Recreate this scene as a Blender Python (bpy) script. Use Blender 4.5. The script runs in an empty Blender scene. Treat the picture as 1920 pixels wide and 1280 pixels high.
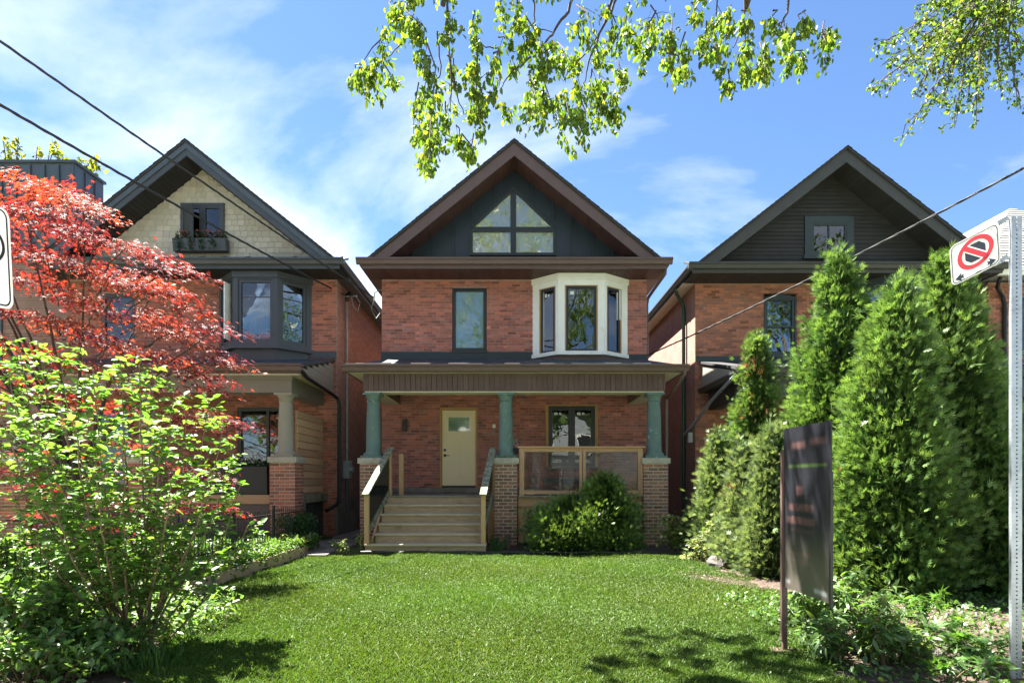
import bpy, bmesh, math, random
import numpy as np
from mathutils import Matrix, Vector

S = bpy.context.scene
COL = S.collection
R = math.radians
random.seed(7)

# ------------------------------------------------------------------ camera
F = 1085.0                     # focal length in pixels of a 1920-wide frame
HZ = 900.0                     # horizon row in a 1920x1280 frame
CAMZ = 1.5
cam = bpy.data.cameras.new('camera')
cam.sensor_width = 36.0
cam.lens = 36.0 * F / 1920.0
cam.shift_y = (HZ - 640.0) / 1920.0
cam.clip_start = 0.05
cam.clip_end = 3000.0
camo = bpy.data.objects.new('camera', cam)
COL.objects.link(camo)
camo.location = (0, 0, CAMZ)
camo.rotation_euler = (R(90), 0, 0)
S.camera = camo

# ------------------------------------------------------------------ world, sun, exposure
SUN_EL = 62.0
SUN_H = Vector((-0.76, 0.65, 0)).normalized()        # towards the sun, level
w = bpy.data.worlds.new('World')
S.world = w
w.use_nodes = True
nt = w.node_tree
bg = nt.nodes['Background']
sky = nt.nodes.new('ShaderNodeTexSky')
sky.sky_type = 'NISHITA'
sky.sun_disc = False
sky.sun_elevation = R(SUN_EL)
sky.sun_rotation = math.atan2(SUN_H.x, SUN_H.y)
sky.altitude = 100
sky.air_density = 1.0
sky.dust_density = 0.1
sky.ozone_density = 8.0
bg.inputs['Strength'].default_value = 0.0315
# thin high cloud, a noise laid over the whole sky dome
tc = nt.nodes.new('ShaderNodeTexCoord')
sep = nt.nodes.new('ShaderNodeSeparateXYZ')
nt.links.new(tc.outputs['Generated'], sep.inputs[0])
zmax = nt.nodes.new('ShaderNodeMath'); zmax.operation = 'MAXIMUM'; zmax.inputs[1].default_value = 0.0
nt.links.new(sep.outputs['Z'], zmax.inputs[0])
zadd = nt.nodes.new('ShaderNodeMath'); zadd.operation = 'ADD'; zadd.inputs[1].default_value = 0.25
nt.links.new(zmax.outputs[0], zadd.inputs[0])
dv = nt.nodes.new('ShaderNodeVectorMath'); dv.operation = 'DIVIDE'
cmb = nt.nodes.new('ShaderNodeCombineXYZ')
for i in range(3):
    nt.links.new(zadd.outputs[0], cmb.inputs[i])
nt.links.new(tc.outputs['Generated'], dv.inputs[0])
nt.links.new(cmb.outputs[0], dv.inputs[1])
mp = nt.nodes.new('ShaderNodeMapping')
mp.inputs['Location'].default_value = (10.24, -6.17, 0.3)
mp.inputs['Rotation'].default_value = (0, 0, R(35))
mp.inputs['Scale'].default_value = (0.75, 1.0, 0.6)
nt.links.new(dv.outputs[0], mp.inputs[0])
ns = nt.nodes.new('ShaderNodeTexNoise')
ns.inputs['Scale'].default_value = 1.15
ns.inputs['Detail'].default_value = 8
ns.inputs['Roughness'].default_value = 0.56
ns.inputs['Distortion'].default_value = 0.35
nt.links.new(mp.outputs[0], ns.inputs['Vector'])
rmp = nt.nodes.new('ShaderNodeValToRGB')
rmp.color_ramp.elements[0].position = 0.475
rmp.color_ramp.elements[0].color = (0, 0, 0, 1)
rmp.color_ramp.elements[1].position = 0.72
rmp.color_ramp.elements[1].color = (1, 1, 1, 1)
nt.links.new(ns.outputs['Fac'], rmp.inputs[0])
cmul = nt.nodes.new('ShaderNodeMath'); cmul.operation = 'MULTIPLY'; cmul.inputs[1].default_value = 0.92
nt.links.new(rmp.outputs[0], cmul.inputs[0])
cmix = nt.nodes.new('ShaderNodeMixRGB')
cmix.inputs[2].default_value = (7.6, 7.7, 7.9, 1)
nt.links.new(cmul.outputs[0], cmix.inputs[0])
nt.links.new(sky.outputs[0], cmix.inputs[1])
nt.links.new(cmix.outputs[0], bg.inputs['Color'])

sl = bpy.data.lights.new('sun', 'SUN')
sl.energy = 5.0
sl.angle = R(0.53)
sl.color = (1.0, 0.95, 0.87)
so = bpy.data.objects.new('sun', sl)
COL.objects.link(so)
tosun = Vector((SUN_H.x * math.cos(R(SUN_EL)), SUN_H.y * math.cos(R(SUN_EL)), math.sin(R(SUN_EL))))
so.rotation_euler = (-tosun).to_track_quat('-Z', 'Y').to_euler()
so.location = tosun * 60

S.view_settings.view_transform = 'Standard'
S.view_settings.look = 'None'
S.view_settings.exposure = 3.0
S.view_settings.gamma = 1.0
S.view_settings.use_curve_mapping = False
S.render.engine = 'CYCLES'
S.cycles.max_bounces = 8
S.cycles.diffuse_bounces = 4
S.cycles.transparent_max_bounces = 12
S.cycles.use_denoising = True
S.cycles.denoising_prefilter = 'NONE'
S.cycles.use_adaptive_sampling = False

# ------------------------------------------------------------------ calibration helpers (photo pixel + depth -> metres)
def PX(px, y): return (px - 960.0) / F * y
def PZ(py, y): return CAMZ + (HZ - py) / F * y

# ------------------------------------------------------------------ object helpers
def link(o, parent=None):
    COL.objects.link(o)
    if parent is not None:
        o.parent = parent
        if parent.type == 'EMPTY':
            o.matrix_parent_inverse = Matrix.Translation(-Vector(parent.location))
    return o

def tag(o, label=None, cat=None, group=None, kind=None):
    if label: o['label'] = label
    if cat: o['category'] = cat
    if group: o['group'] = group
    if kind: o['kind'] = kind
    return o

def thing(name, label, cat, loc=(0, 0, 0), group=None):
    o = bpy.data.objects.new(name, None)
    o.empty_display_size = 0.2
    o.location = loc
    COL.objects.link(o)
    return tag(o, label, cat, group)

class MB:
    """collects faces, builds one mesh object in world coordinates"""
    def __init__(s, M=None):
        s.v = []; s.f = []; s.c = []; s.M = M; s.col = (1, 1, 1)
    def poly(s, pts):
        b = len(s.v)
        s.v += [tuple(p) for p in pts]
        s.f.append(tuple(range(b, b + len(pts)))); s.c.append(s.col)
    def faces(s, pts, fs):
        b = len(s.v)
        s.v += [tuple(p) for p in pts]
        for f in fs:
            s.f.append(tuple(b + i for i in f)); s.c.append(s.col)
    def box(s, x0, x1, y0, y1, z0, z1):
        p = [(x0,y0,z0),(x1,y0,z0),(x1,y1,z0),(x0,y1,z0),(x0,y0,z1),(x1,y0,z1),(x1,y1,z1),(x0,y1,z1)]
        s.faces(p, [(0,3,2,1),(4,5,6,7),(0,1,5,4),(1,2,6,5),(2,3,7,6),(3,0,4,7)])
    def bar(s, a, b, wx, wz, up=(0, 0, 1)):
        """square bar from a to b, wx across, wz along up"""
        a = Vector(a); b = Vector(b); d = (b - a).normalized(); up = Vector(up)
        sd = d.cross(up).normalized(); u = sd.cross(d).normalized()
        p = []
        for q in (a, b):
            for i, j in ((-1,-1),(1,-1),(1,1),(-1,1)):
                p.append(q + sd * (i * wx / 2) + u * (j * wz / 2))
        s.faces(p, [(3,2,1,0),(4,5,6,7),(0,1,5,4),(1,2,6,5),(2,3,7,6),(3,0,4,7)])
    def prism(s, poly, axis, a0, a1):
        """poly: 2D points; axis 'x': poly in (y,z); 'y': poly in (x,z); 'z': poly in (x,y)"""
        def P(q, a):
            return (a, q[0], q[1]) if axis == 'x' else ((q[0], a, q[1]) if axis == 'y' else (q[0], q[1], a))
        n = len(poly)
        pts = [P(q, a0) for q in poly] + [P(q, a1) for q in poly]
        fs = [tuple(range(n)), tuple(range(2 * n - 1, n - 1, -1))]
        fs += [(i, i + n, (i + 1) % n + n, (i + 1) % n) for i in range(n)]
        s.faces(pts, fs)
    def tube(s, path, rad, n=8, caps=True):
        path = [Vector(p) for p in path]
        if not hasattr(rad, '__len__'): rad = [rad] * len(path)
        b = len(s.v); u = None
        for i, p in enumerate(path):
            d = (path[min(i + 1, len(path) - 1)] - path[max(i - 1, 0)])
            d = d.normalized() if d.length > 1e-9 else Vector((0, 0, 1))
            if u is None:
                u = d.orthogonal().normalized()
            else:
                u = (u - d * u.dot(d))
                u = u.normalized() if u.length > 1e-6 else d.orthogonal().normalized()
            v = d.cross(u)
            for k in range(n):
                a = 2 * math.pi * k / n
                s.v.append(tuple(p + (u * math.cos(a) + v * math.sin(a)) * rad[i]))
        for i in range(len(path) - 1):
            for k in range(n):
                s.f.append((b + i*n + k, b + i*n + (k+1) % n, b + (i+1)*n + (k+1) % n, b + (i+1)*n + k)); s.c.append(s.col)
        if caps:
            s.f.append(tuple(b + k for k in reversed(range(n)))); s.c.append(s.col)
            s.f.append(tuple(b + (len(path)-1)*n + k for k in range(n))); s.c.append(s.col)
    def lathe(s, prof, c, n=24):
        s.tube([(c[0], c[1], c[2] + z) for r, z in prof], [r for r, z in prof], n)
    def mesh(s, name, mat=None, smooth=False, fixn=True):
        me = bpy.data.meshes.new(name)
        vs = s.v if s.M is None else [tuple(s.M @ Vector(p)) for p in s.v]
        me.from_pydata(vs, [], s.f)
        if fixn:
            bm = bmesh.new(); bm.from_mesh(me)
            bmesh.ops.recalc_face_normals(bm, faces=bm.faces)
            bm.to_mesh(me); bm.free()
        if any(c != (1, 1, 1) for c in s.c):
            at = me.color_attributes.new('Col', 'FLOAT_COLOR', 'CORNER')
            buf = []
            for p in me.polygons:
                buf += list(s.c[p.index] + (1.0,)) * p.loop_total
            at.data.foreach_set('color', buf)
        if smooth:
            me.polygons.foreach_set('use_smooth', [True] * len(me.polygons))
            try: me.set_sharp_from_angle(angle=R(40))
            except Exception: pass
        if mat: me.materials.append(mat)
        return me
    def build(s, name, mat, parent=None, smooth=False, bevel=0, fixn=True):
        o = bpy.data.objects.new(name, s.mesh(name, mat, smooth, fixn))
        link(o, parent)
        if bevel:
            m = o.modifiers.new('bevel', 'BEVEL'); m.width = bevel; m.segments = 2; m.limit_method = 'ANGLE'
        return o

def boxo(name, mat, parent, x0, x1, y0, y1, z0, z1, bevel=0, M=None):
    m = MB(M); m.box(x0, x1, y0, y1, z0, z1)
    return m.build(name, mat, parent, bevel=bevel)

# ------------------------------------------------------------------ materials
def _mix(nt, a, b, fac):
    m = nt.nodes.new('ShaderNodeMixRGB')
    for sock, val in ((1, a), (2, b)):
        if isinstance(val, (tuple, list)): m.inputs[sock].default_value = (*val[:3], 1)
        else: nt.links.new(val, m.inputs[sock])
    if isinstance(fac, (int, float)): m.inputs[0].default_value = fac
    else: nt.links.new(fac, m.inputs[0])
    return m.outputs[0]

def noise(nt, scale, detail=4, rough=0.55, stretch=(1, 1, 1), co='Object', lo=0.35, hi=0.65, dist=0.0):
    t = nt.nodes.new('ShaderNodeTexCoord')
    m = nt.nodes.new('ShaderNodeMapping'); m.inputs['Scale'].default_value = stretch
    nt.links.new(t.outputs[co], m.inputs[0])
    n = nt.nodes.new('ShaderNodeTexNoise')
    n.inputs['Scale'].default_value = scale; n.inputs['Detail'].default_value = detail
    n.inputs['Roughness'].default_value = rough; n.inputs['Distortion'].default_value = dist
    nt.links.new(m.outputs[0], n.inputs['Vector'])
    r = nt.nodes.new('ShaderNodeMapRange')
    r.inputs[1].default_value = lo; r.inputs[2].default_value = hi
    nt.links.new(n.outputs['Fac'], r.inputs[0])
    return r.outputs[0]

def bump(nt, h, strength, dist=0.01):
    b = nt.nodes.new('ShaderNodeBump')
    b.inputs['Strength'].default_value = strength; b.inputs['Distance'].default_value = dist
    nt.links.new(h, b.inputs['Height'])
    return b.outputs[0]

def mat(name, col, rough=0.7, col2=None, scale=6, stretch=(1, 1, 1), amt=1.0, bmp=0.0, metallic=0.0, spec=0.35, attr=False,
        stain=None, stain_scale=2.0, stain_lo=0.55, stain_hi=0.75, fine=None):
    m = bpy.data.materials.new(name); m.use_nodes = True
    nt = m.node_tree; p = nt.nodes['Principled BSDF']
    p.inputs['Roughness'].default_value = rough
    p.inputs['Metallic'].default_value = metallic
    p.inputs['Specular IOR Level'].default_value = spec
    c = tuple(col)
    n = noise(nt, scale, 6, 0.6, stretch)
    if col2 is not None:
        f = nt.nodes.new('ShaderNodeMath'); f.operation = 'MULTIPLY'; f.inputs[1].default_value = amt
        nt.links.new(n, f.inputs[0])
        c = _mix(nt, col, col2, f.outputs[0])
    if fine:
        n2 = noise(nt, fine[0], 3, 0.6, stretch if len(fine) < 3 else fine[2])
        c = _mix(nt, c, (0, 0, 0), _scale(nt, n2, fine[1]))
    if attr:
        a = nt.nodes.new('ShaderNodeAttribute'); a.attribute_name = 'Col'
        x = nt.nodes.new('ShaderNodeMixRGB'); x.blend_type = 'MULTIPLY'; x.inputs[0].default_value = 1
        if isinstance(c, tuple): x.inputs[1].default_value = (*c, 1)
        else: nt.links.new(c, x.inputs[1])
        nt.links.new(a.outputs['Color'], x.inputs[2])
        c = x.outputs[0]
    if stain is not None:
        sn = noise(nt, stain_scale, 6, 0.65, lo=stain_lo, hi=stain_hi)
        c = _mix(nt, c, stain, sn)
    if isinstance(c, tuple): p.inputs['Base Color'].default_value = (*c, 1)
    else: nt.links.new(c, p.inputs['Base Color'])
    if bmp: nt.links.new(bump(nt, n, bmp), p.inputs['Normal'])
    return m

def _scale(nt, sock, k):
    f = nt.nodes.new('ShaderNodeMath'); f.operation = 'MULTIPLY'; f.inputs[1].default_value = k
    nt.links.new(sock, f.inputs[0]); return f.outputs[0]

def leafmat(name, trans=0.45, gloss=0.06, tint=(1.25, 1.15, 0.55), rough=0.42):
    m = bpy.data.materials.new(name); m.use_nodes = True
    nt = m.node_tree; nt.nodes.remove(nt.nodes['Principled BSDF'])
    out = nt.nodes['Material Output']
    a = nt.nodes.new('ShaderNodeAttribute'); a.attribute_name = 'Col'
    d = nt.nodes.new('ShaderNodeBsdfDiffuse'); nt.links.new(a.outputs['Color'], d.inputs[0])
    t = nt.nodes.new('ShaderNodeBsdfTranslucent')
    x = nt.nodes.new('ShaderNodeMixRGB'); x.blend_type = 'MULTIPLY'; x.inputs[0].default_value = 1
    x.inputs[2].default_value = (*tint, 1); nt.links.new(a.outputs['Color'], x.inputs[1])
    nt.links.new(x.outputs[0], t.inputs[0])
    m1 = nt.nodes.new('ShaderNodeMixShader'); m1.inputs[0].default_value = trans
    nt.links.new(d.outputs[0], m1.inputs[1]); nt.links.new(t.outputs[0], m1.inputs[2])
    g = nt.nodes.new('ShaderNodeBsdfGlossy'); g.inputs['Roughness'].default_value = rough
    m2 = nt.nodes.new('ShaderNodeMixShader'); m2.inputs[0].default_value = gloss
    nt.links.new(m1.outputs[0], m2.inputs[1]); nt.links.new(g.outputs[0], m2.inputs[2])
    nt.links.new(m2.outputs[0], out.inputs[0])
    return m

def glassmat(name, tint=(0.75, 0.8, 0.8), ior=1.75, rough=0.0, wavy=0.0, haze=None):
    m = bpy.data.materials.new(name); m.use_nodes = True
    nt = m.node_tree; nt.nodes.remove(nt.nodes['Principled BSDF'])
    out = nt.nodes['Material Output']
    fr = nt.nodes.new('ShaderNodeFresnel'); fr.inputs[0].default_value = ior
    g = nt.nodes.new('ShaderNodeBsdfGlossy'); g.inputs['Roughness'].default_value = rough
    if wavy:
        h = noise(nt, 1.6, 2, 0.5)
        b = bump(nt, h, wavy, 0.02)
        nt.links.new(b, g.inputs['Normal'])
    tr = nt.nodes.new('ShaderNodeBsdfTransparent'); tr.inputs[0].default_value = (*tint, 1)
    base = tr.outputs[0]
    if haze:
        d = nt.nodes.new('ShaderNodeBsdfDiffuse'); d.inputs[0].default_value = (*haze[0], 1)
        mh = nt.nodes.new('ShaderNodeMixShader'); mh.inputs[0].default_value = haze[1]
        nt.links.new(base, mh.inputs[1]); nt.links.new(d.outputs[0], mh.inputs[2]); base = mh.outputs[0]
    mx = nt.nodes.new('ShaderNodeMixShader')
    nt.links.new(fr.outputs[0], mx.inputs[0]); nt.links.new(base, mx.inputs[1]); nt.links.new(g.outputs[0], mx.inputs[2])
    nt.links.new(mx.outputs[0], out.inputs[0])
    return m

M = {}
M['brick'] = mat('brick_face', (0.43, 0.165, 0.125), 0.85, (0.32, 0.122, 0.096), 9, attr=True, bmp=0.25, stain=(0.40, 0.245, 0.20), stain_scale=1.3, stain_lo=0.60, stain_hi=0.95)
M['brick_left'] = mat('brick_face_left', (0.42, 0.160, 0.108), 0.85, (0.31, 0.118, 0.082), 9, attr=True, bmp=0.25)
M['brick_right'] = mat('brick_face_right', (0.42, 0.175, 0.115), 0.85, (0.31, 0.13, 0.09), 9, attr=True, bmp=0.25)
M['brick_pier'] = mat('brick_pier', (0.30, 0.155, 0.115), 0.85, (0.22, 0.115, 0.088), 11, attr=True, bmp=0.25)
M['mortar'] = mat('mortar', (0.42, 0.27, 0.225), 0.95, (0.31, 0.19, 0.155), 5)
M['mortar_right'] = mat('mortar_right', (0.36, 0.20, 0.14), 0.95, (0.27, 0.15, 0.10), 5)
M['mortar_pale'] = mat('mortar_pale', (0.62, 0.54, 0.46), 0.95, (0.50, 0.43, 0.36), 8)
M['brown'] = mat('brown_aluminium', (0.115, 0.070, 0.062), 0.45, (0.098, 0.059, 0.053), 3, spec=0.5)
M['brown_plank'] = mat('brown_plank', (0.115, 0.070, 0.064), 0.55, (0.095, 0.057, 0.052), 4, attr=True)
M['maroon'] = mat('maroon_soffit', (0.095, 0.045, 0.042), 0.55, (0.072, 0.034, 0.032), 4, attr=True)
M['shingle'] = mat('asphalt_shingle', (0.060, 0.058, 0.058), 0.95, (0.035, 0.034, 0.035), 60, bmp=0.4)
M['rollroof'] = mat('roll_roofing', (0.050, 0.060, 0.068), 0.6, (0.033, 0.040, 0.047), 8, stain=(0.42, 0.42, 0.41), stain_scale=5, stain_lo=0.60, stain_hi=0.68, bmp=0.3)
M['navy'] = mat('navy_metal', (0.019, 0.027, 0.036), 0.42, (0.015, 0.022, 0.030), 2, spec=0.5)
M['black_frame'] = mat('black_frame', (0.016, 0.019, 0.022), 0.4, spec=0.5)
M['white_trim'] = mat('white_trim', (0.84, 0.82, 0.76), 0.55, (0.78, 0.76, 0.69), 3, stain=(0.62, 0.58, 0.48), stain_scale=2.5, stain_lo=0.60, stain_hi=0.85)
M['cream'] = mat('cream_paint', (0.66, 0.58, 0.46), 0.6, (0.58, 0.50, 0.39), 3)
M['door'] = mat('door_cream', (0.80, 0.66, 0.43), 0.5, (0.77, 0.63, 0.40), 2)
M['wood'] = mat('new_pine', (0.56, 0.345, 0.195), 0.7, (0.43, 0.25, 0.135), 5, (14, 14, 1.0), bmp=0.1, fine=(40, 0.12))
M['wood_x'] = mat('new_pine_level', (0.56, 0.345, 0.195), 0.7, (0.43, 0.25, 0.135), 5, (1.0, 14, 14), bmp=0.1, fine=(40, 0.12))
M['wood_raw'] = mat('raw_stud_wood', (0.50, 0.31, 0.12), 0.75, (0.36, 0.21, 0.08), 6, (12, 12, 1))
M['wood_step'] = mat('weathered_step', (0.48, 0.345, 0.22), 0.8, (0.33, 0.23, 0.142), 4, (1.2, 16, 16), bmp=0.2, stain=(0.20, 0.175, 0.12), stain_scale=3.0, stain_lo=0.56, stain_hi=0.75)
M['wood_tread'] = mat('bleached_tread', (0.56, 0.45, 0.325), 0.8, (0.41, 0.325, 0.23), 4, (1.2, 16, 16), bmp=0.2, stain=(0.28, 0.25, 0.18), stain_scale=3.5, stain_lo=0.58, stain_hi=0.8)
M['wood_moss'] = mat('mossy_rail', (0.33, 0.30, 0.22), 0.85, (0.19, 0.19, 0.14), 7, (8, 2, 8), bmp=0.2, stain=(0.10, 0.125, 0.07), stain_scale=9.0, stain_lo=0.45, stain_hi=0.6)
M['wood_floor'] = mat('porch_boards', (0.27, 0.25, 0.23), 0.75, (0.18, 0.165, 0.15), 4, (1, 10, 10))
M['green_paint'] = mat('green_paint', (0.125, 0.190, 0.172), 0.55, (0.10, 0.155, 0.140), 5, stain=(0.36, 0.44, 0.40), stain_scale=9, stain_lo=0.62, stain_hi=0.70)
M['peeled'] = mat('peeled_paint', (0.50, 0.52, 0.48), 0.8, (0.10, 0.20, 0.17), 22)
M['stone_cap'] = mat('stone_cap', (0.47, 0.43, 0.35), 0.9, (0.35, 0.31, 0.25), 9, bmp=0.3)
M['concrete'] = mat('concrete', (0.24, 0.225, 0.20), 0.95, (0.15, 0.14, 0.12), 4, bmp=0.3, stain=(0.085, 0.08, 0.07), stain_scale=1.2)
M['taupe'] = mat('taupe_paint', (0.205, 0.180, 0.150), 0.55, (0.185, 0.160, 0.134), 3)
M['taupe_light'] = mat('taupe_siding', (0.32, 0.285, 0.225), 0.6, (0.29, 0.26, 0.205), 4)
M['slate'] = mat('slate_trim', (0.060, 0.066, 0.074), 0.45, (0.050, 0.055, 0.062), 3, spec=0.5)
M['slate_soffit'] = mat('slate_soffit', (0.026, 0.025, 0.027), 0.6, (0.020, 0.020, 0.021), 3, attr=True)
M['slate_metal'] = mat('slate_seam_metal', (0.075, 0.090, 0.105), 0.42, (0.062, 0.075, 0.088), 2, spec=0.5)
M['cream_shingle'] = mat('cream_wall_shingle', (0.60, 0.56, 0.465), 0.75, (0.52, 0.485, 0.40), 12, (1, 1, 0.2), attr=True, bmp=0.1)
M['char'] = mat('charcoal_siding', (0.043, 0.041, 0.037), 0.6, (0.035, 0.033, 0.030), 4, attr=True)
M['char_trim'] = mat('charcoal_trim', (0.062, 0.060, 0.054), 0.5, (0.052, 0.050, 0.045), 4)
M['green_trim'] = mat('dark_green_trim', (0.030, 0.042, 0.042), 0.45, (0.025, 0.035, 0.035), 4, spec=0.5)
M['green_pipe'] = mat('green_downpipe', (0.012, 0.055, 0.040), 0.4, spec=0.5)
M['black_metal'] = mat('black_metal', (0.012, 0.012, 0.013), 0.45, spec=0.5)
M['grey_metal'] = mat('grey_conduit', (0.30, 0.32, 0.33), 0.5, (0.24, 0.255, 0.26), 8, metallic=0.3)
M['galv'] = mat('galvanised_steel', (0.42, 0.46, 0.50), 0.42, (0.33, 0.36, 0.40), 14, metallic=0.55, stain=(0.30, 0.31, 0.32), stain_scale=7)
M['white'] = mat('white_sheet', (0.80, 0.80, 0.76), 0.5, (0.76, 0.76, 0.72), 4)
M['black_ink'] = mat('black_ink', (0.012, 0.013, 0.016), 0.5)
M['red_ink'] = mat('red_ink', (0.50, 0.030, 0.045), 0.45)
M['navy_ink'] = mat('navy_ink', (0.015, 0.022, 0.035), 0.5)
M['sticker'] = mat('sticker', (0.70, 0.72, 0.70), 0.6)
M['wall_dark'] = mat('room_wall', (0.42, 0.41, 0.39), 0.9)
M['curtain'] = mat('curtain', (0.62, 0.60, 0.55), 0.9, (0.5, 0.48, 0.44), 3, (10, 10, 0.5))
M['blind'] = mat('blind', (0.46, 0.45, 0.40), 0.8, (0.36, 0.35, 0.31), 8, (1, 1, 14))
M['slat'] = mat('cedar_slat', (0.60, 0.40, 0.25), 0.75, (0.46, 0.30, 0.18), 4, (14, 1.2, 14), attr=True)
M['glass'] = glassmat('window_glass', ior=2.1, wavy=0.06)
M['glass_film'] = glassmat('filmed_glass', (0.5, 0.56, 0.52), 2.6, 0.03, 0.10, ((0.30, 0.46, 0.43), 0.45))
M['glass_gable'] = glassmat('gable_glass', (0.6, 0.65, 0.6), 3.0, 0.02, 0.10, ((0.52, 0.57, 0.46), 0.5))  # milky green share of the glass stands for mirrored sunlit trees
M['plexi'] = glassmat('plexiglass', (0.82, 0.82, 0.80), 1.35, 0.03, 0.02, ((0.40, 0.38, 0.34), 0.04))
M['wire'] = mat('service_wire', (0.035, 0.035, 0.036), 0.55)
M['wire_grey'] = mat('aluminium_wire', (0.32, 0.33, 0.34), 0.45, metallic=0.4)
M['bark'] = mat('bark', (0.115, 0.085, 0.062), 0.95, (0.055, 0.042, 0.032), 14, (1, 1, 0.25), bmp=0.6)
M['bark_thin'] = mat('thin_bark', (0.085, 0.062, 0.048), 0.9, (0.05, 0.036, 0.028), 20)
M['stem'] = mat('brown_stem', (0.20, 0.135, 0.085), 0.85, (0.12, 0.085, 0.05), 18)

def brickmat(name, c1, c2, mort, scale_vec=(1, 1, 1), axis='x'):
    """brick wall as colour and relief, for walls seen too edge-on to pick bricks apart"""
    m = bpy.data.materials.new(name); m.use_nodes = True
    nt = m.node_tree; p = nt.nodes['Principled BSDF']; p.inputs['Roughness'].default_value = 0.9
    t = nt.nodes.new('ShaderNodeTexCoord'); s = nt.nodes.new('ShaderNodeSeparateXYZ'); nt.links.new(t.outputs['Object'], s.inputs[0])
    c = nt.nodes.new('ShaderNodeCombineXYZ')
    nt.links.new(s.outputs['Y' if axis == 'x' else 'X'], c.inputs[0]); nt.links.new(s.outputs['Z'], c.inputs[1])
    b = nt.nodes.new('ShaderNodeTexBrick'); nt.links.new(c.outputs[0], b.inputs['Vector'])
    b.inputs['Scale'].default_value = 1; b.inputs['Brick Width'].default_value = 0.225; b.inputs['Row Height'].default_value = 0.075
    b.inputs['Mortar Size'].default_value = 0.006; b.inputs['Mortar Smooth'].default_value = 0.2
    b.inputs['Color1'].default_value = (*c1, 1); b.inputs['Color2'].default_value = (*c2, 1); b.inputs['Mortar'].default_value = (*mort, 1)
    n = noise(nt, 2.2, 6, 0.65, lo=0.4, hi=0.75)
    col = _mix(nt, b.outputs['Color'], tuple(x * 0.55 for x in c1), _scale(nt, n, 0.6))
    nt.links.new(col, p.inputs['Base Color'])
    nt.links.new(bump(nt, b.outputs['Fac'], -0.6, 0.01), p.inputs['Normal'])
    return m
M['side_left'] = brickmat('side_brick_left', (0.34, 0.18, 0.135), (0.24, 0.12, 0.092), (0.36, 0.28, 0.235))
M['side_mid'] = brickmat('side_brick_mid', (0.34, 0.165, 0.12), (0.27, 0.125, 0.09), (0.27, 0.19, 0.15))
M['side_right'] = brickmat('side_brick_right', (0.32, 0.17, 0.13), (0.26, 0.135, 0.10), (0.40, 0.32, 0.27))

# ================================================================== GROUND AND STREET
def ground_z(x, y):
    return 0.0

def sheet(name, mat_, pts, z, parent=None):
    m = MB(); m.poly([(x, y, z) for x, y in pts]); o = m.build(name, mat_, parent, fixn=False)
    return tag(o, kind='structure')

M['earth'] = mat('earth', (0.075, 0.075, 0.035), 0.95, (0.05, 0.06, 0.025), 2)
M['soil'] = mat('garden_soil', (0.080, 0.058, 0.042), 0.98, (0.045, 0.032, 0.024), 9, bmp=0.8, stain=(0.16, 0.13, 0.10), stain_scale=16, stain_lo=0.58, stain_hi=0.75)
M['turf'] = mat('turf', (0.055, 0.095, 0.018), 0.95, (0.040, 0.075, 0.015), 3, bmp=0.4)
M['asphalt'] = mat('asphalt', (0.15, 0.15, 0.148), 0.95, (0.12, 0.12, 0.12), 40, bmp=0.3)
M['pave'] = mat('pavement_concrete', (0.52, 0.50, 0.47), 0.95, (0.44, 0.42, 0.39), 5, bmp=0.2)
M['path'] = mat('path_slab', (0.20, 0.18, 0.165), 0.95, (0.13, 0.115, 0.105), 4, bmp=0.3)

sheet('ground', M['earth'], [(-400, -400), (400, -400), (400, 400), (-400, 400)], -0.16)
sheet('road', M['asphalt'], [(-120, -9.2), (120, -9.2), (120, -1.2), (-120, -1.2)], -0.13)
m = MB(); m.box(-120, 120, -1.2, -1.02, -0.155, 0.0); tag(m.build('kerb', M['pave']), kind='structure')
m = MB(); m.box(-120, 120, -9.4, -9.2, -0.155, 0.0); tag(m.build('kerb', M['pave']), kind='structure')
m = MB(); m.box(-120, 120, -1.02, 30.0, -0.15, -0.012); tag(m.build('front_ground', M['turf']), kind='structure')
sheet('cedar_bed_soil', M['soil'], [(2.3, 3.2), (7.4, 3.2), (7.4, 11.4), (4.9, 12.4), (3.0, 12.4)], -.006)
sheet('left_bed_soil', M['soil'], [(-8.5, 3.2), (-2.2, 3.2), (-4.0, 12.4), (-8.5, 12.9)], -.006)
for xa_ in (-9.6, 8.2):  # pale walks added to bounce light onto the neighbouring fronts
    m = MB(); m.box(xa_, xa_ + 1.3, 2.3, 12.6, -0.011, 0.004); tag(m.build('bounce_walk', M['pave']), kind='structure')
m = MB(); m.box(-120, 120, -60, -9.4, -0.15, -0.012); tag(m.build('far_side_ground', M['turf']), kind='structure')
# pavement slabs in front of the lawn (below the picture's lower edge)
pv = MB(); pv.box(-60, 60, -1.0, 2.2, -0.011, -0.004)
pvo = tag(pv.build('pavement', M['pave']), kind='structure')
# lawn sheet, gently uneven
def lawn_left(y): return -4.02 if y > 7.2 else -4.02 + (7.2 - y) * 0.42
def lawn_right(y):
    if y > 10.5: return 3.35 - (y - 10.5) * 0.12
    if y > 7.0: return 3.55 - (y - 7.0) * 0.05
    return 3.55 - (7.0 - y) * 0.42
def lawn_z(x, y):
    return 0.015 + 0.02 * math.sin(x * 1.3 + 0.4) * math.sin(y * 0.9) + 0.012 * math.sin(x * 3.1 + y * 2.3)
lm = MB(); NX, NY = 40, 46
g = []
for j in range(NY + 1):
    y = 2.3 + (11.95 - 2.3) * j / NY
    for i in range(NX + 1):
        t = i / NX; x = lawn_left(y) * (1 - t) + lawn_right(y) * t
        g.append((x, y, lawn_z(x, y)))
lm.faces(g, [(j*(NX+1)+i, j*(NX+1)+i+1, (j+1)*(NX+1)+i+1, (j+1)*(NX+1)+i) for j in range(NY) for i in range(NX)])
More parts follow.
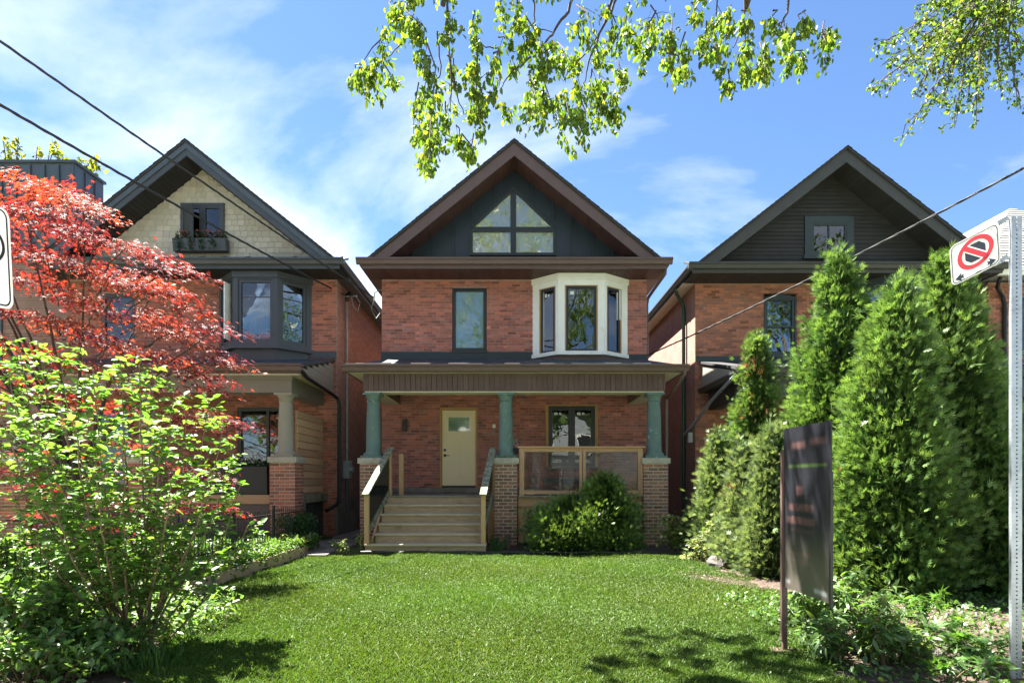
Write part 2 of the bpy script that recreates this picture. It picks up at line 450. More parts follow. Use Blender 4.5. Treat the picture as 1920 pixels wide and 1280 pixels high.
lawn = tag(lm.build('lawn', M['turf'], smooth=True, fixn=False), kind='structure')
# side path of stone slabs between the houses
pth = MB(); pth.box(-4.62, -3.55, 11.9, 26, -0.012, 0.012)
patho = tag(pth.build('side_path', M['path']), kind='structure')
rng = random.Random(3)
yy = 11.2
while yy < 17.5:
    d = rng.uniform(0.55, 0.8)
    for k, (a, b) in enumerate(((-4.55, -4.02), (-3.98, -3.6))):
        s = MB(); q = rng.uniform(0.02, 0.045)
        j = [rng.uniform(-0.03, 0.03) for _ in range(8)]
        pts = [(a + j[0], yy + j[1]), (b + j[2], yy + j[3]), (b + j[4], yy + d - 0.03 + j[5]), (a + j[6], yy + d - 0.03 + j[7])]
        s.prism(pts, 'z', 0.0, q + 0.015)
        s.build('paving_slab', M['path'], patho, bevel=0.008)
    yy += d
m = MB(); m.box(3.75, 4.75, 12.5, 27, -0.012, 0.02); tag(m.build('side_passage', M['path']), kind='structure')

# ================================================================== BRICKWORK
def brick_cells(x0, x1, z0, z1, holes, pitch=0.225, course=0.075, joint=0.009, sd=1, clip=None):
    """running bond rectangles inside x0..x1, z0..z1 outside the holes"""
    out = []; n = int((z1 - z0) / course)
    for r in range(n):
        za = z0 + r * course; zb = za + course - joint
        x = x0 - (pitch / 2 if r % 2 else 0.0)
        while x < x1:
            segs = [(max(x, x0), min(x + pitch - joint, x1))]
            for (hx0, hx1, hz0, hz1) in holes:
                if hz0 < (za + zb) / 2 < hz1:
                    ns = []
                    for a, b in segs:
                        if b <= hx0 or a >= hx1: ns.append((a, b))
                        else:
                            if a < hx0: ns.append((a, hx0))
                            if b > hx1: ns.append((hx1, b))
                    segs = ns
            for a, b in segs:
                if b - a > 0.03 and (clip is None or clip((a + b) / 2, (za + zb) / 2)):
                    out.append((a, b, za, zb))
            x += pitch
    return out

def wall_with_holes(name, mt, parent, x0, x1, z0, z1, holes, y0, y1):
    xs = sorted({x0, x1} | {v for h in holes for v in h[:2] if x0 < v < x1})
    zs = sorted({z0, z1} | {v for h in holes for v in h[2:] if z0 < v < z1})
    m = MB()
    for a, b in zip(xs, xs[1:]):
        run = None
        for c, d in zip(zs, zs[1:]):
            hole = any(h[0] < (a+b)/2 < h[1] and h[2] < (c+d)/2 < h[3] for h in holes)
            if hole:
                if run: m.box(a, b, y0, y1, run[0], run[1]); run = None
            else:
                run = (run[0], d) if run else (c, d)
        if run: m.box(a, b, y0, y1, run[0], run[1])
    return m.build(name, mt, parent)

_brickmesh = {}
def brick_proto(mt, k, w, h):
    key = (mt.name, k, round(w, 3))
    if key not in _brickmesh:
        rg = random.Random(hash((k, 5)) & 0xffff)
        m = MB(); t = brick_tint(rg); m.col = t
        d = 0.012
        b = 0.003
        x, z = w / 2, h / 2
        m.faces([(-x, d, -z), (x, d, -z), (x, d, z), (-x, d, z),
                 (-x + b, -0.006, -z + b), (x - b, -0.006, -z + b), (x - b, -0.006, z - b), (-x + b, -0.006, z - b)],
                [(4, 5, 6, 7), (0, 1, 5, 4), (1, 2, 6, 5), (2, 3, 7, 6), (3, 0, 4, 7)])
        _brickmesh[key] = m.mesh('brick', mt)
    return _brickmesh[key]

def brick_tint(rg):
    v = rg.uniform(0.66, 1.2); w_ = rg.gauss(0, 0.08)
    if rg.random() < 0.035: v *= 0.68
    if rg.random() < 0.05: v *= 1.25
    return (v * (1 + w_), v, v * (1 - w_))

def lay_bricks(cells, mt, wall, ypl, single, seed, zone=None):
    """cells in the plane y=ypl facing -y; up to `single` whole bricks become objects, the rest one mesh"""
    rg = random.Random(seed)
    whole = [c for c in cells if abs((c[1] - c[0]) - 0.216) < 0.004]
    if zone: whole = [c for c in whole if zone(c)]
    rg.shuffle(whole) if zone is None else whole.sort(key=lambda c: (-c[2], c[0]))
    pick = set(whole[:single])
    rest = MB()
    for c in cells:
        a, b, za, zb = c
        if c in pick:
            o = bpy.data.objects.new('brick', brick_proto(mt, rg.randrange(14), 0.216, zb - za))
            o.location = ((a + b) / 2, ypl + rg.uniform(-0.0015, 0.0015), (za + zb) / 2)
            link(o, wall)
        else:
            rest.col = brick_tint(rg); e = 0.003; d = ypl + rg.uniform(-0.0015, 0.0015)
            rest.faces([(a, d + .012, za), (b, d + .012, za), (b, d + .012, zb), (a, d + .012, zb),
                        (a + e, d - .006, za + e), (b - e, d - .006, za + e), (b - e, d - .006, zb - e), (a + e, d - .006, zb - e)],
                       [(4, 5, 6, 7), (0, 1, 5, 4), (1, 2, 6, 5), (2, 3, 7, 6), (3, 0, 4, 7)])
    if rest.f:
        tag(rest.build('brick_courses', mt, wall, fixn=False), kind='stuff')

def pier(house, cx, y0, w, d, z0, z1, mt, mort, capmat, seed, singles=True):
    """brick pier with raked joints and stone cap; cy front face at y0"""
    p = boxo('pier', mort, house, cx - w/2 + .006, cx + w/2 - .006, y0 + .006, y0 + d - .006, z0, z1)
    rg = random.Random(seed); side = MB(); n = int((z1 - z0) / 0.0765)
    ch = (z1 - z0) / n
    for r in range(n):
        za = z0 + r * ch; zb = za + ch - 0.016
        cuts = [0, w * 0.4, w * 0.8, w] if r % 2 else [0, w * 0.2, w * 0.6, w]
        for a, b in zip(cuts, cuts[1:]):
            xa, xb = cx - w/2 + a, cx - w/2 + b - (0.016 if b < w - 1e-6 else 0)
            wd = xb - xa
            if singles:
                o = bpy.data.objects.new('brick', brick_proto(mt, rg.randrange(14), wd, ch - 0.016))
                o.location = ((xa + xb) / 2, y0, (za + zb) / 2); link(o, p)
            else:
                side.col = brick_tint(rg); side.box(xa, xb, y0 - .004, y0 + .012, za, zb)
        for sx in (-1, 1):
            X = cx + sx * w / 2
            cy_ = [0, d * 0.4, d * 0.8, d] if not r % 2 else [0, d * 0.2, d * 0.6, d]
            for a, b in zip(cy_, cy_[1:]):
                side.col = brick_tint(rg)
                side.box(min(X, X - sx * .012), max(X, X - sx * .012), y0 + a + .016, y0 + b, za, zb)
    tag(side.build('brick_courses', mt, p), kind='stuff')
    cm = MB(); e = 0.04; h = 0.13
    cm.box(cx - w/2 - e, cx + w/2 + e, y0 - e, y0 + d + e, z1 - .001, z1 + h)
    cm.build('pier_cap', capmat, p, bevel=0.012)
    return p

def column(house, cx, cy, z0, z1, r, mt, square_base=True):
    h = z1 - z0
    m = MB()
    prof = [(r*1.02, 0.05), (r*1.38, 0.052), (r*1.42, 0.085), (r*1.36, 0.115), (r*1.14, 0.12), (r*1.12, 0.14), (r*1.03, 0.17),
            (r*1.02, h*0.3), (r*0.97, h*0.6), (r*0.86, h - 0.22), (r*0.86, h - 0.20), (r*0.98, h - 0.185), (r*0.98, h - 0.165),
            (r*0.87, h - 0.155), (r*0.88, h - 0.12), (r*1.10, h - 0.075), (r*1.14, h - 0.05), (r*1.0, h - 0.048)]
    m.lathe(prof, (cx, cy, z0), 28)
    o = m.build('column', mt, house, smooth=True)
    b = r * 1.5
    boxo('plinth', mt, o, cx - b, cx + b, cy - b, cy + b, z0 + .001, z0 + 0.052, bevel=0.006)
    b = r * 1.22
    boxo('abacus', mt, o, cx - b, cx + b, cy - b, cy + b, z1 - 0.052, z1 - 0.001, bevel=0.006)
    return o

def gutter_x(name, mt, house, x0, x1, y, z, h=0.13, d=0.12):
    """eaves gutter along x; back at y, top at z, lip towards -y"""
    m = MB()
    m.prism([(y, z), (y, z - h), (y - d * 0.55, z - h), (y - d * 0.80, z - h * 0.45), (y - d, z - h * 0.3), (y - d, z), (y - d + 0.012, z),
             (y - d + 0.012, z - h * 0.25), (y - 0.012, z - h * 0.25), (y - 0.012, z)], 'x', x0, x1)
    return m.build(name, mt, house)

def gutter_y(name, mt, house, y0, y1, x, z, side, h=0.13, d=0.12):
    m = MB()
    s = side
    m.prism([(x, z), (x, z - h), (x + s*d * 0.55, z - h), (x + s*d * 0.80, z - h * 0.45), (x + s*d, z - h * 0.3), (x + s*d, z), (x + s*(d - 0.012), z),
             (x + s*(d - 0.012), z - h * 0.25), (x + s*0.012, z - h * 0.25), (x + s*0.012, z)], 'y', y0, y1)
    return m.build(name, mt, house)

def window(house, x0, x1, z0, z1, y, fmat, gmat, fw=0.07, dep=0.08, mull=(), rails=(), Mx=None, name='window', sash=0.0, sashmat=None):
    """frame ring with mullions at y..y+dep, pane set back"""
    m = MB(Mx)
    m.box(x0, x0 + fw, y, y + dep, z0, z1); m.box(x1 - fw, x1, y, y + dep, z0, z1)
    m.box(x0 + fw, x1 - fw, y + .001, y + dep, z1 - fw, z1); m.box(x0 + fw, x1 - fw, y + .001, y + dep, z0, z0 + fw)
    for c, t in mull: m.box(c - t/2, c + t/2, y + .003, y + dep, z0 + fw, z1 - fw)
    for c, t in rails: m.box(x0 + fw, x1 - fw, y + .005, y + dep, c - t/2, c + t/2)
    o = m.build(name, fmat, house)
    xs = [x0 + fw] + sorted(v for c, t in mull for v in (c - t/2, c + t/2)) + [x1 - fw]
    zs = [z0 + fw] + sorted(v for c, t in rails for v in (c - t/2, c + t/2)) + [z1 - fw]
    for i in range(0, len(xs), 2):
        for j in range(0, len(zs), 2):
            a, b, c, d = xs[i], xs[i+1], zs[j], zs[j+1]
            if sash:
                q = MB(Mx); s = sash
                q.box(a, a + s, y + .015, y + dep, c, d); q.box(b - s, b, y + .015, y + dep, c, d)
                q.box(a + s, b - s, y + .016, y + dep, c, c + s); q.box(a + s, b - s, y + .016, y + dep, d - s, d)
                q.build('sash', sashmat or fmat, o); a += s; b -= s; c += s; d -= s
            g = MB(Mx); g.box(a - .004, b + .004, y + dep * 0.55, y + dep * 0.55 + .006, c - .004, d + .004)
            g.build('pane', gmat, o)
    return o

# ================================================================== HOUSES
ZS, ZE, ZR = 6.89, 7.07, 10.17       # soffit, eave and ridge heights shared by the row

def shell(h, cx, yw, hw, side_l, side_r, foundation=None, depth=11.0, zr=ZR):
    """side and back walls, roof slabs, rake boards, soffits, pent eave and gutters; returns nothing"""
    pass

def house_body(o, cx, yw, hw, mats, seed, holes, single=150, zone=None, front_z0=0.0, over=0.28, depth=11.0):
    he = hw + over; s = (ZR - ZE) / he; yr = yw - 0.75
    # walls
    fw = wall_with_holes('front_wall', mats['mortar'], o, cx - hw, cx + hw, front_z0, ZS, holes, yw + .004, yw + 0.12)
    cells = brick_cells(cx - hw, cx + hw, front_z0 + .004, ZS - .02, holes, sd=seed)
    if mats.get('cellclip'): cells = [c for c in cells if mats['cellclip'](c)]
    lay_bricks(cells, mats['brick'], fw, yw, single, seed, zone)
    for sx in (-1, 1):
        X = cx + sx * hw
        boxo('side_wall', mats['side'], o, min(X, X - sx*.12), max(X, X - sx*.12), yw + .121, yw + depth, 0, ZS)
    boxo('back_wall', mats['side'], o, cx - hw + .121, cx + hw - .121, yw + depth - .12, yw + depth, 0, ZS)
    boxo('upper_floor', M['wall_dark'], o, cx - hw + .13, cx + hw - .13, yw + .2, yw + depth - .13, 4.2, 4.4)
    boxo('attic_floor', M['wall_dark'], o, cx - hw + .13, cx + hw - .13, yw + .2, yw + depth - .13, 6.78, 6.88)
    boxo('inner_wall', M['wall_dark'], o, cx - hw + .13, cx + hw - .13, yw + 4.2, yw + 4.3, 0.2, 6.78)
    # roof
    rf = None
    for sx in (-1, 1):
        m = MB(); ov = 0.05
        m.prism([(cx, ZR), (cx + sx*(he + ov), ZE - ov*s), (cx + sx*(he + ov), ZE - ov*s - .07), (cx, ZR - .07)], 'y', yr - .05, yw + depth + .3)
        r_ = m.build('roof_slope', mats['roof'], o)
        # starter rows of shingles showing along the rake edge
        sh = MB(); n = 34; L = math.hypot(he, ZR - ZE)
        for k in range(n):
            t0 = k / n; t1 = (k + 1.0) / n
            xa, za = cx + sx*(he + ov)*t0, ZR - (he + ov)*s*t0; xb, zb = cx + sx*(he + ov)*t1, ZR - (he + ov)*s*t1
            lift = 0.016
            sh.prism([(xa, za + .001), (xb, zb + .001), (xb, zb + lift), (xa, za + .004)], 'y', yr - .065 - .01 * (k % 3 == 0), yr + 1.2)
        tag(sh.build('shingle_row', mats['roof'], r_), kind='stuff')
        # rake board
        xb_ = (ZR - .40 - 7.06) / s; xt = (ZR - .07 - 7.06) / s
        m = MB()
        m.prism([(cx, ZR - .071), (cx + sx*xt, 7.06), (cx + sx*xb_, 7.06), (cx, ZR - .40)], 'y', yr, yr + .035)
        rb = m.build('rake_board', mats['rake'], o)
        if mats.get('rake2'):
            m = MB(); q = .16
            m.prism([(cx, ZR - .075), (cx + sx*(xt - .005), 7.062), (cx + sx*(xt - q/s), 7.062), (cx, ZR - .07 - q)], 'y', yr - .03, yr - .001)
            m.build('rake_moulding', mats['rake2'], rb)
        # ribbed soffit under the rake, boards running front to back
        sf = MB(); rg = random.Random(seed + 3); nb = int(3.4 / 0.10)
        for k in range(nb):
            xa = k * 0.10; xb2 = xa + 0.094
            za = ZR - .36 - s*xa; zb = ZR - .36 - s*xb2
            if zb < 7.0: break
            v = rg.uniform(0.85, 1.1); sf.col = (v, v, v)
            sf.prism([(cx + sx*xa, za), (cx + sx*xb2, zb), (cx + sx*xb2, zb + .02), (cx + sx*xa, za + .02)], 'y', yr + .036, yw + .05)
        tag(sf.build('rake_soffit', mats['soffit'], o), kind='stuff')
        # eave soffit, fascia and gutter along the side
        X0, X1 = sorted((cx + sx*(hw + .002), cx + sx*(he + .04)))
        boxo('side_soffit', mats['soffit2'], o, X0, X1, yw + .002, yw + depth + .2, ZS - .02, ZS)
        X = cx + sx*(he + .04)
        boxo('side_fascia', mats['rake'], o, min(X, X - sx*.03), max(X, X - sx*.03), yw + .002, yw + depth + .2, ZS + .001, ZE - .08)
        gutter_y('side_gutter', mats['gutter'], o, yr + .0, yw + depth + .2, X + sx*.002, ZE + .01, sx)
    # gable wall backing (siding is added by the caller)
    hb = (ZR - .36 - 7.40) / s
    # pent roof and front eave
    m = MB(); m.prism([(yr - .03, 7.105), (yw + .02, 7.47), (yw + .02, 7.40), (yr - .03, 7.06)], 'x', cx - he - .03, cx + he + .03)
    pr = m.build('pent_roof', mats['pent'], o)
    sfm = MB(); rg = random.Random(seed + 9); x = cx - he - .02
    while x < cx + he:
        v = rg.uniform(0.85, 1.1); sfm.col = (v, v, v)
        sfm.box(x, min(x + .094, cx + he + .02), yr - .02, yw + .001, ZS - .02, ZS); x += .10
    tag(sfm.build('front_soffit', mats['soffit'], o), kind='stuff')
    boxo('front_fascia', mats['rake'], o, cx - he - .035, cx + he + .035, yr - .06, yr - .021, ZS - .022, 7.07)
    gutter_x('front_gutter', mats['gutter'], o, cx - he - .17, cx + he + .17, yr - .061, 7.115, 0.15, 0.13)
    return dict(he=he, s=s, yr=yr, hb=hb, pent=pr)

def gable_panel(o, name, mt, cx, y0, y1, z0, zt, s, hole=None):
    """triangular backing wall, apex zt, base z0, with an optional opening polygon left out (convex fan strips)"""
    m = MB(); hb = (zt - z0) / s
    if hole is None:
        m.prism([(cx - hb, z0), (cx + hb, z0), (cx, zt)], 'y', y0, y1)
    else:
        hx0, hx1, hz0, hz1 = hole
        def H(x): return zt - s * abs(x - cx)
        m.prism([(cx - hb, z0), (hx0, z0), (hx0, H(hx0))], 'y', y0, y1)
        m.prism([(hx1, z0), (cx + hb, z0), (hx1, H(hx1))], 'y', y0, y1)
        if hz0 > z0 + .01: m.prism([(hx0, z0), (hx1, z0), (hx1, hz0), (hx0, hz0)], 'y', y0, y1)
        m.prism([(hx0, hz1), (hx1, hz1), (hx1, H(hx1)), (cx, zt), (hx0, H(hx0))], 'y', y0, y1)
    return m.build(name, mt, o)

def bay(o, yw, yf, x0, x1, xf0, xf1, z0, z1, mt, fmat, gmat, stickers=False, rawmat=None, head=0.30, sill=0.10, fr=0.06, jamb=0.17, sidefrac=0.26, base=None, wz=None, rails=()):
    """three-sided bay: posts, head, sill; one window in each face"""
    a, b, c, d = Vector((x0, yw, 0)), Vector((xf0, yf, 0)), Vector((xf1, yf, 0)), Vector((x1, yw, 0))
    body = MB(); t = 0.07
    def offp(k):                                     # inner outline
        return [Vector((x0 + k*1.2, yw, 0)), Vector((xf0 + k*.45, yf + k, 0)), Vector((xf1 - k*.45, yf + k, 0)), Vector((x1 - k*1.2, yw, 0))]
    outp = [a, b, c, d]; inn = offp(t)
    def band(P, Q, za, zb):
        for i in range(3):
            p = [P[i], P[i+1], Q[i+1], Q[i]]
            body.faces([(v.x, v.y, za) for v in p] + [(v.x, v.y, zb) for v in p],
                       [(3,2,1,0),(4,5,6,7),(0,1,5,4),(1,2,6,5),(2,3,7,6),(3,0,4,7)])
    wz0, wz1 = z0 + sill, z1 - head
    band(outp, inn, z0, wz0); band(outp, inn, wz1, z1)
    ro = None
    segs = []
    for i in range(3):
        P, Q = outp[i], outp[i+1]; L = (Q - P).length; dx = (Q - P) / L
        nrm = Vector((dx.y, -dx.x, 0))
        j = jamb if i == 1 else L * sidefrac
        j0, j1 = (j, j) if i == 1 else ((L*sidefrac, L*.10) if i == 0 else (L*.10, L*sidefrac))
        # posts (rectangles either side of the opening)
        Mx = Matrix(((dx.x, -nrm.x, 0, P.x), (dx.y, -nrm.y, 0, P.y), (0, 0, 1, 0), (0, 0, 0, 1)))
        for u0, u1 in ((0.0, j0), (L - j1, L)):
            pts = [Mx @ Vector((u, v, z)) for z in (wz0 + .0005, wz1 - .0005) for u, v in ((u0, 0), (u1, 0), (u1, t), (u0, t))]
            body.faces(pts, [(3,2,1,0),(4,5,6,7),(0,1,5,4),(1,2,6,5),(2,3,7,6),(3,0,4,7)])
        segs.append((Mx, j0, L - j1))
    bo = body.build('bay_window', mt, o)
    # crown and sill mouldings
    def ring(name, k, za, zb, k2=None):
        m = MB()
        P = [Vector((x0 - k, yw - .001, 0)), Vector((xf0 - k*.5, yf - k, 0)), Vector((xf1 + k*.5, yf - k, 0)), Vector((x1 + k, yw - .001, 0))]
        Q = [Vector((x0 + .02, yw - .001, 0)), Vector((xf0 + .02, yf + .03, 0)), Vector((xf1 - .02, yf + .03, 0)), Vector((x1 - .02, yw - .001, 0))]
        for i in range(3):
            p = [P[i], P[i+1], Q[i+1], Q[i]]
            m.faces([(v.x, v.y, za) for v in p] + [(v.x, v.y, zb) for v in p], [(3,2,1,0),(4,5,6,7),(0,1,5,4),(1,2,6,5),(2,3,7,6),(3,0,4,7)])
        return m.build(name, mt, bo)
    ring('sill_moulding', .07, z0 - .05, z0 + .045)
    ring('crown_moulding', .035, z1 - .16, z1 - .001)
    fl = MB(); fl.prism([(p.x, p.y) for p in inn], 'z', z0 + .001, z0 + .03); fl.build('bay_floor', mt, bo)
    for i, (Mx, u0, u1) in enumerate(segs):
        if rawmat:
            q = MB(Mx); e = .035
            q.box(u0 + .001, u0 + e, .012, .09, wz0 + .001, wz1 - .001); q.box(u1 - e, u1 - .001, .012, .09, wz0 + .001, wz1 - .001)
            q.box(u0 + e, u1 - e, .013, .09, wz1 - .02, wz1 - .001)
            q.build('wood_jamb', rawmat, bo); u0 += e; u1 -= e
        fm = MB(Mx); e = fr; y = .03; dd = .07
        za, zb = wz0 + .002, wz1 - (.022 if rawmat else .002)
        fm.box(u0, u0 + e, y, y + dd, za, zb); fm.box(u1 - e, u1, y, y + dd, za, zb)
        fm.box(u0 + e, u1 - e, y + .001, y + dd, za, za + e); fm.box(u0 + e, u1 - e, y + .001, y + dd, zb - e, zb)
        for rz, rt in rails: fm.box(u0 + e, u1 - e, y + .03, y + dd, rz - rt/2, rz + rt/2)
        fm.build('window_frame', fmat, bo)
        g = MB(Mx); g.box(u0 + e - .003, u1 - e + .003, y + .035, y + .041, za + e - .003, zb - e + .003); g.build('pane', gmat, bo)
        if stickers and i < 2:
            st = MB(Mx); w_ = (.10 if i else .06)
            st.box(u0 + e + .05, u0 + e + .05 + w_, y + .031, y + .0345, zb - e - .15, zb - e - .06)
            if i == 0: st.box(u0 + e + .05 + w_ + .03, u0 + e + .05 + w_ + .08, y + .031, y + .0345, zb - e - .14, zb - e - .08)
            st.build('sticker', M['sticker'], bo)
    return bo

def porch_shed(o, x0, x1, yf, yw, z_eave, z_wall, mats, hip=False, wall_x=None):
    """lean-to porch roof with gutter; hip: sides slope too"""
    m = MB()
    if hip:
        wx0, wx1 = wall_x
        E = [(x0, yf, z_eave), (x1, yf, z_eave), (x1, yw - .01, z_eave), (x0, yw - .01, z_eave)]
        T = [(wx0, yw - .01, z_wall), (wx1, yw - .01, z_wall)]
        m.faces(E + T, [(0, 1, 5, 4), (1, 2, 5), (0, 4, 3), (3, 4, 5, 2), (0, 3, 2, 1)])
    else:
        m.prism([(yf, z_eave), (yw - .01, z_wall), (yw - .01, z_wall - .06), (yf, z_eave - .06)], 'x', x0, x1)
    return m.build('porch_roof', mats, o)

# ------------------------------------------------------------------ the middle house
H1 = thing('brick_house', 'middle red brick house with brown gable, white bay window and green porch columns', 'house', (0.06, 15.5, 0))
YW = 15.5; CX = 0.06
door_h = (-1.93, -0.92, 1.30, 3.45)
low_h = (0.90, 2.30, 1.86, 3.52)
up_h = (-1.60, -0.68, 4.96, 6.65)
bay_h = (0.66, 2.98, 4.80, 6.87)
m1 = dict(mortar=M['mortar'], brick=M['brick'], side=M['side_mid'], roof=M['shingle'], rake=M['brown'], soffit=M['maroon'],
          soffit2=M['brown'], gutter=M['brown'], pent=M['shingle'])
info = house_body(H1, CX, YW, 3.55, m1, 11, [door_h, low_h, up_h, bay_h], single=140,
                  zone=lambda c: c[2] > 5.0 and (c[1] < -1.7 or -0.6 < c[0] < 0.4))
s = info['s']; zt = ZR - .345
gable = gable_panel(H1, 'gable_wall', M['navy'], CX, YW + .03, YW + .12, 7.40, zt, s)
bx = [-2.65, -2.11, -1.57, -1.06, -.47, .54, 1.10, 1.61, 2.16, 2.71]
edges = [-3.0] + bx + [3.1]
def Hc(x): return zt - s * abs(x - CX)
for a, b in zip(edges, edges[1:]):
    top = [(b - .012, Hc(b - .012) - .01), (a + .012, Hc(a + .012) - .01)]
    if a < CX < b: top = [top[0], (CX, zt - .01), top[1]]
    pts = [(a + .012, 7.42), (b - .012, 7.42)] + [p for p in top if p[1] > 7.425]
    if len(pts) > 2:
        q = MB(); q.prism(pts, 'y', YW + .012, YW + .029); q.build('metal_panel', M['navy'], gable)
for x in bx:
    zlo_ = 7.43 if not -1.13 < x < 1.18 else 8.22 + (9.37 - 8.22) * (1 - abs(x - .035) / 1.15) - .03
    if Hc(x) > 7.5: boxo('batten', M['navy'], gable, x - .02, x + .02, YW - .036, YW + .028, zlo_, Hc(x) - .02)
boxo('pane_backing', M['white_trim'], gable, -1.0, 1.05, YW + .0295, YW + .031, 7.55, 8.2)  # pale panel added behind the lower panes; no room lies there
boxo('flashing', M['navy'], gable, -2.95, 3.05, YW - .03, YW + .01, 7.41, 7.475)
# house-shaped window in the gable
wx0, wx1, wz0, wz1, wza, wc = -1.125, 1.175, 7.50, 8.22, 9.37, 0.035
gw = MB(); f = .075; y0, y1 = YW - .05, YW + .02
gw.box(wx0, wx0 + f, y0, y1, wz0, wz1); gw.box(wx1 - f, wx1, y0, y1, wz0, wz1)
gw.box(wx0 + f, wx1 - f, y0 + .001, y1, wz0, wz0 + f)
gw.box(wx0 + f, wx1 - f, y0 + .002, y1, wz1 - .09, wz1 + .04)
gw.box(wc - .075, wc + .075, y0 + .003, y1, wz0 + f, wza - .16)
sl_ = (wza - wz1) / (wc - wx0)
for sx, xe in ((-1, wx0), (1, wx1)):
    gw.prism([(xe, wz1 + .0), (wc, wza), (wc, wza - .135), (xe - sx*.10, wz1 + .03)], 'y', y0 - .002, y1)
gwo = gw.build('gable_window', M['black_frame'], H1)
for sx, xe in ((-1, wx0 + f), (1, wx1 - f)):
    a, b = sorted((xe, wc + sx*.075))
    q = MB(); q.box(a - .003, b + .003, y0 + .045, y0 + .050, wz0 + f, wz1 - .09); q.build('pane', M['glass_gable'], gwo)
    q = MB(); q.prism([(xe, wz1 + .04), (wc + sx*.075, wz1 + .04), (wc + sx*.075, wza - .17)], 'y', y0 + .045, y0 + .050); q.build('pane', M['glass_gable'], gwo)
    for zz in (wz0 + f, wz1 + .04):                      # pale sash line round the lower edge of each pane
        boxo('sash', M['sticker'], gwo, a, b, y0 + .03, y0 + .044, zz, zz + .012)
# upper windows
w2 = window(H1, up_h[0] + .015, up_h[1] - .015, up_h[2] + .01, up_h[3] - .015, YW + .01, M['black_frame'], M['glass_film'], fw=.075, dep=.09)
boxo('blind', M['blind'], w2, up_h[0] + .1, up_h[1] - .1, YW + .20, YW + .21, up_h[2] + .05, up_h[3] - .05)
boxo('window_sill', M['black_frame'], w2, up_h[0] - .01, up_h[1] + .01, YW - .05, YW + .005, up_h[2] - .06, up_h[2] + .008)
bayo = bay(H1, YW, 15.02, 0.55, 3.10, 1.20, 2.40, 4.80, 6.865, M['white_trim'], M['black_frame'], M['glass'], stickers=True, rawmat=M['wood_raw'], head=.30, sill=.05)
boxo('blind', M['curtain'], bayo, 2.50, 2.90, 15.36, 15.37, 5.75, 6.6); boxo('blind', M['blind'], bayo, .80, 1.10, 15.36, 15.37, 4.9, 6.6)  # left blind is added to lighten a dark side pane
skirt = MB(); skirt.faces([(0.62, YW, 4.60), (1.22, 15.06, 4.50), (2.39, 15.06, 4.50), (3.03, YW, 4.60), (0.62, YW, 4.76), (1.22, 15.06, 4.76), (2.39, 15.06, 4.76), (3.03, YW, 4.76)],
                          [(0,1,5,4),(1,2,6,5),(2,3,7,6),(4,5,6,7)])
skirt.build('bay_skirt', M['brown'], H1)
# brick soldier course above the upper window (paler repair)
# door with raw jamb
dj = MB(); j = .05
dj.box(door_h[0] + .002, door_h[0] + j, YW - .03, YW + .11, 1.305, 3.445); dj.box(door_h[1] - j, door_h[1] - .002, YW - .03, YW + .11, 1.305, 3.445)
dj.box(door_h[0] + j, door_h[1] - j, YW - .029, YW + .11, 3.375, 3.445)
door = MB(); dx0, dx1, dz0, dz1 = door_h[0] + j + .006, door_h[1] - j - .006, 1.36, 3.37
wx_0, wx_1, wz_0, wz_1 = dx0 + .17, dx1 - .17, 2.82, 3.19
yd = YW + .03
door.box(dx0, wx_0, yd, yd + .05, dz0, dz1); door.box(wx_1, dx1, yd, yd + .05, dz0, dz1)
door.box(wx_0, wx_1, yd, yd + .05, wz_1, dz1); door.box(wx_0, wx_1, yd, yd + .05, dz0, wz_0)
do = door.build('door', M['door'], H1)
dj.build('door_jamb', M['wood_raw'], do)
def raised(x0, x1, z0, z1):                       # shallow flat panels with a shadow step
    q = MB(); e = .012
    q.box(x0, x1, yd - .006, yd - .001, z0, z1)
    q.build('door_panel', M['door'], do, bevel=.004)
raised(dx0 + .02, dx0 + .13, dz0 + .02, dz1 - .02); raised(dx1 - .13, dx1 - .02, dz0 + .02, dz1 - .02)
raised(dx0 + .14, dx1 - .14, 2.52, 2.78); raised(dx0 + .14, dx1 - .14, dz0 + .02, dz0 + .24)
raised((dx0 + dx1)/2 - .05, (dx0 + dx1)/2 + .05, dz0 + .25, 2.51)
raised(dx0 + .14, dx1 - .14, 3.21, dz1 - .02)
q = MB(); q.box(wx_0 - .003, wx_1 + .003, yd + .02, yd + .026, wz_0 - .003, wz_1 + .003); q.build('pane', M['glass_film'], do)
q = MB(); q.box(dx0 + .045, dx0 + .105, yd - .025, yd - .0065, 2.28, 2.34); q.build('lock', M['black_metal'], do)
q = MB(); q.box(dx0 + .045, dx0 + .105, yd - .02, yd - .0065, 2.13, 2.20); q.box(dx0 + .07, dx0 + .20, yd - .045, yd - .021, 2.155, 2.175); q.build('handle', M['black_metal'], do)
boxo('threshold', M['black_metal'], do, dx0 - .002, dx1 + .002, YW - .05, YW + .08, 1.306, 1.355)
boxo('door_step', M['concrete'], H1, -3.4, 0.2, YW - .10, YW - .001, 1.165, 1.30)
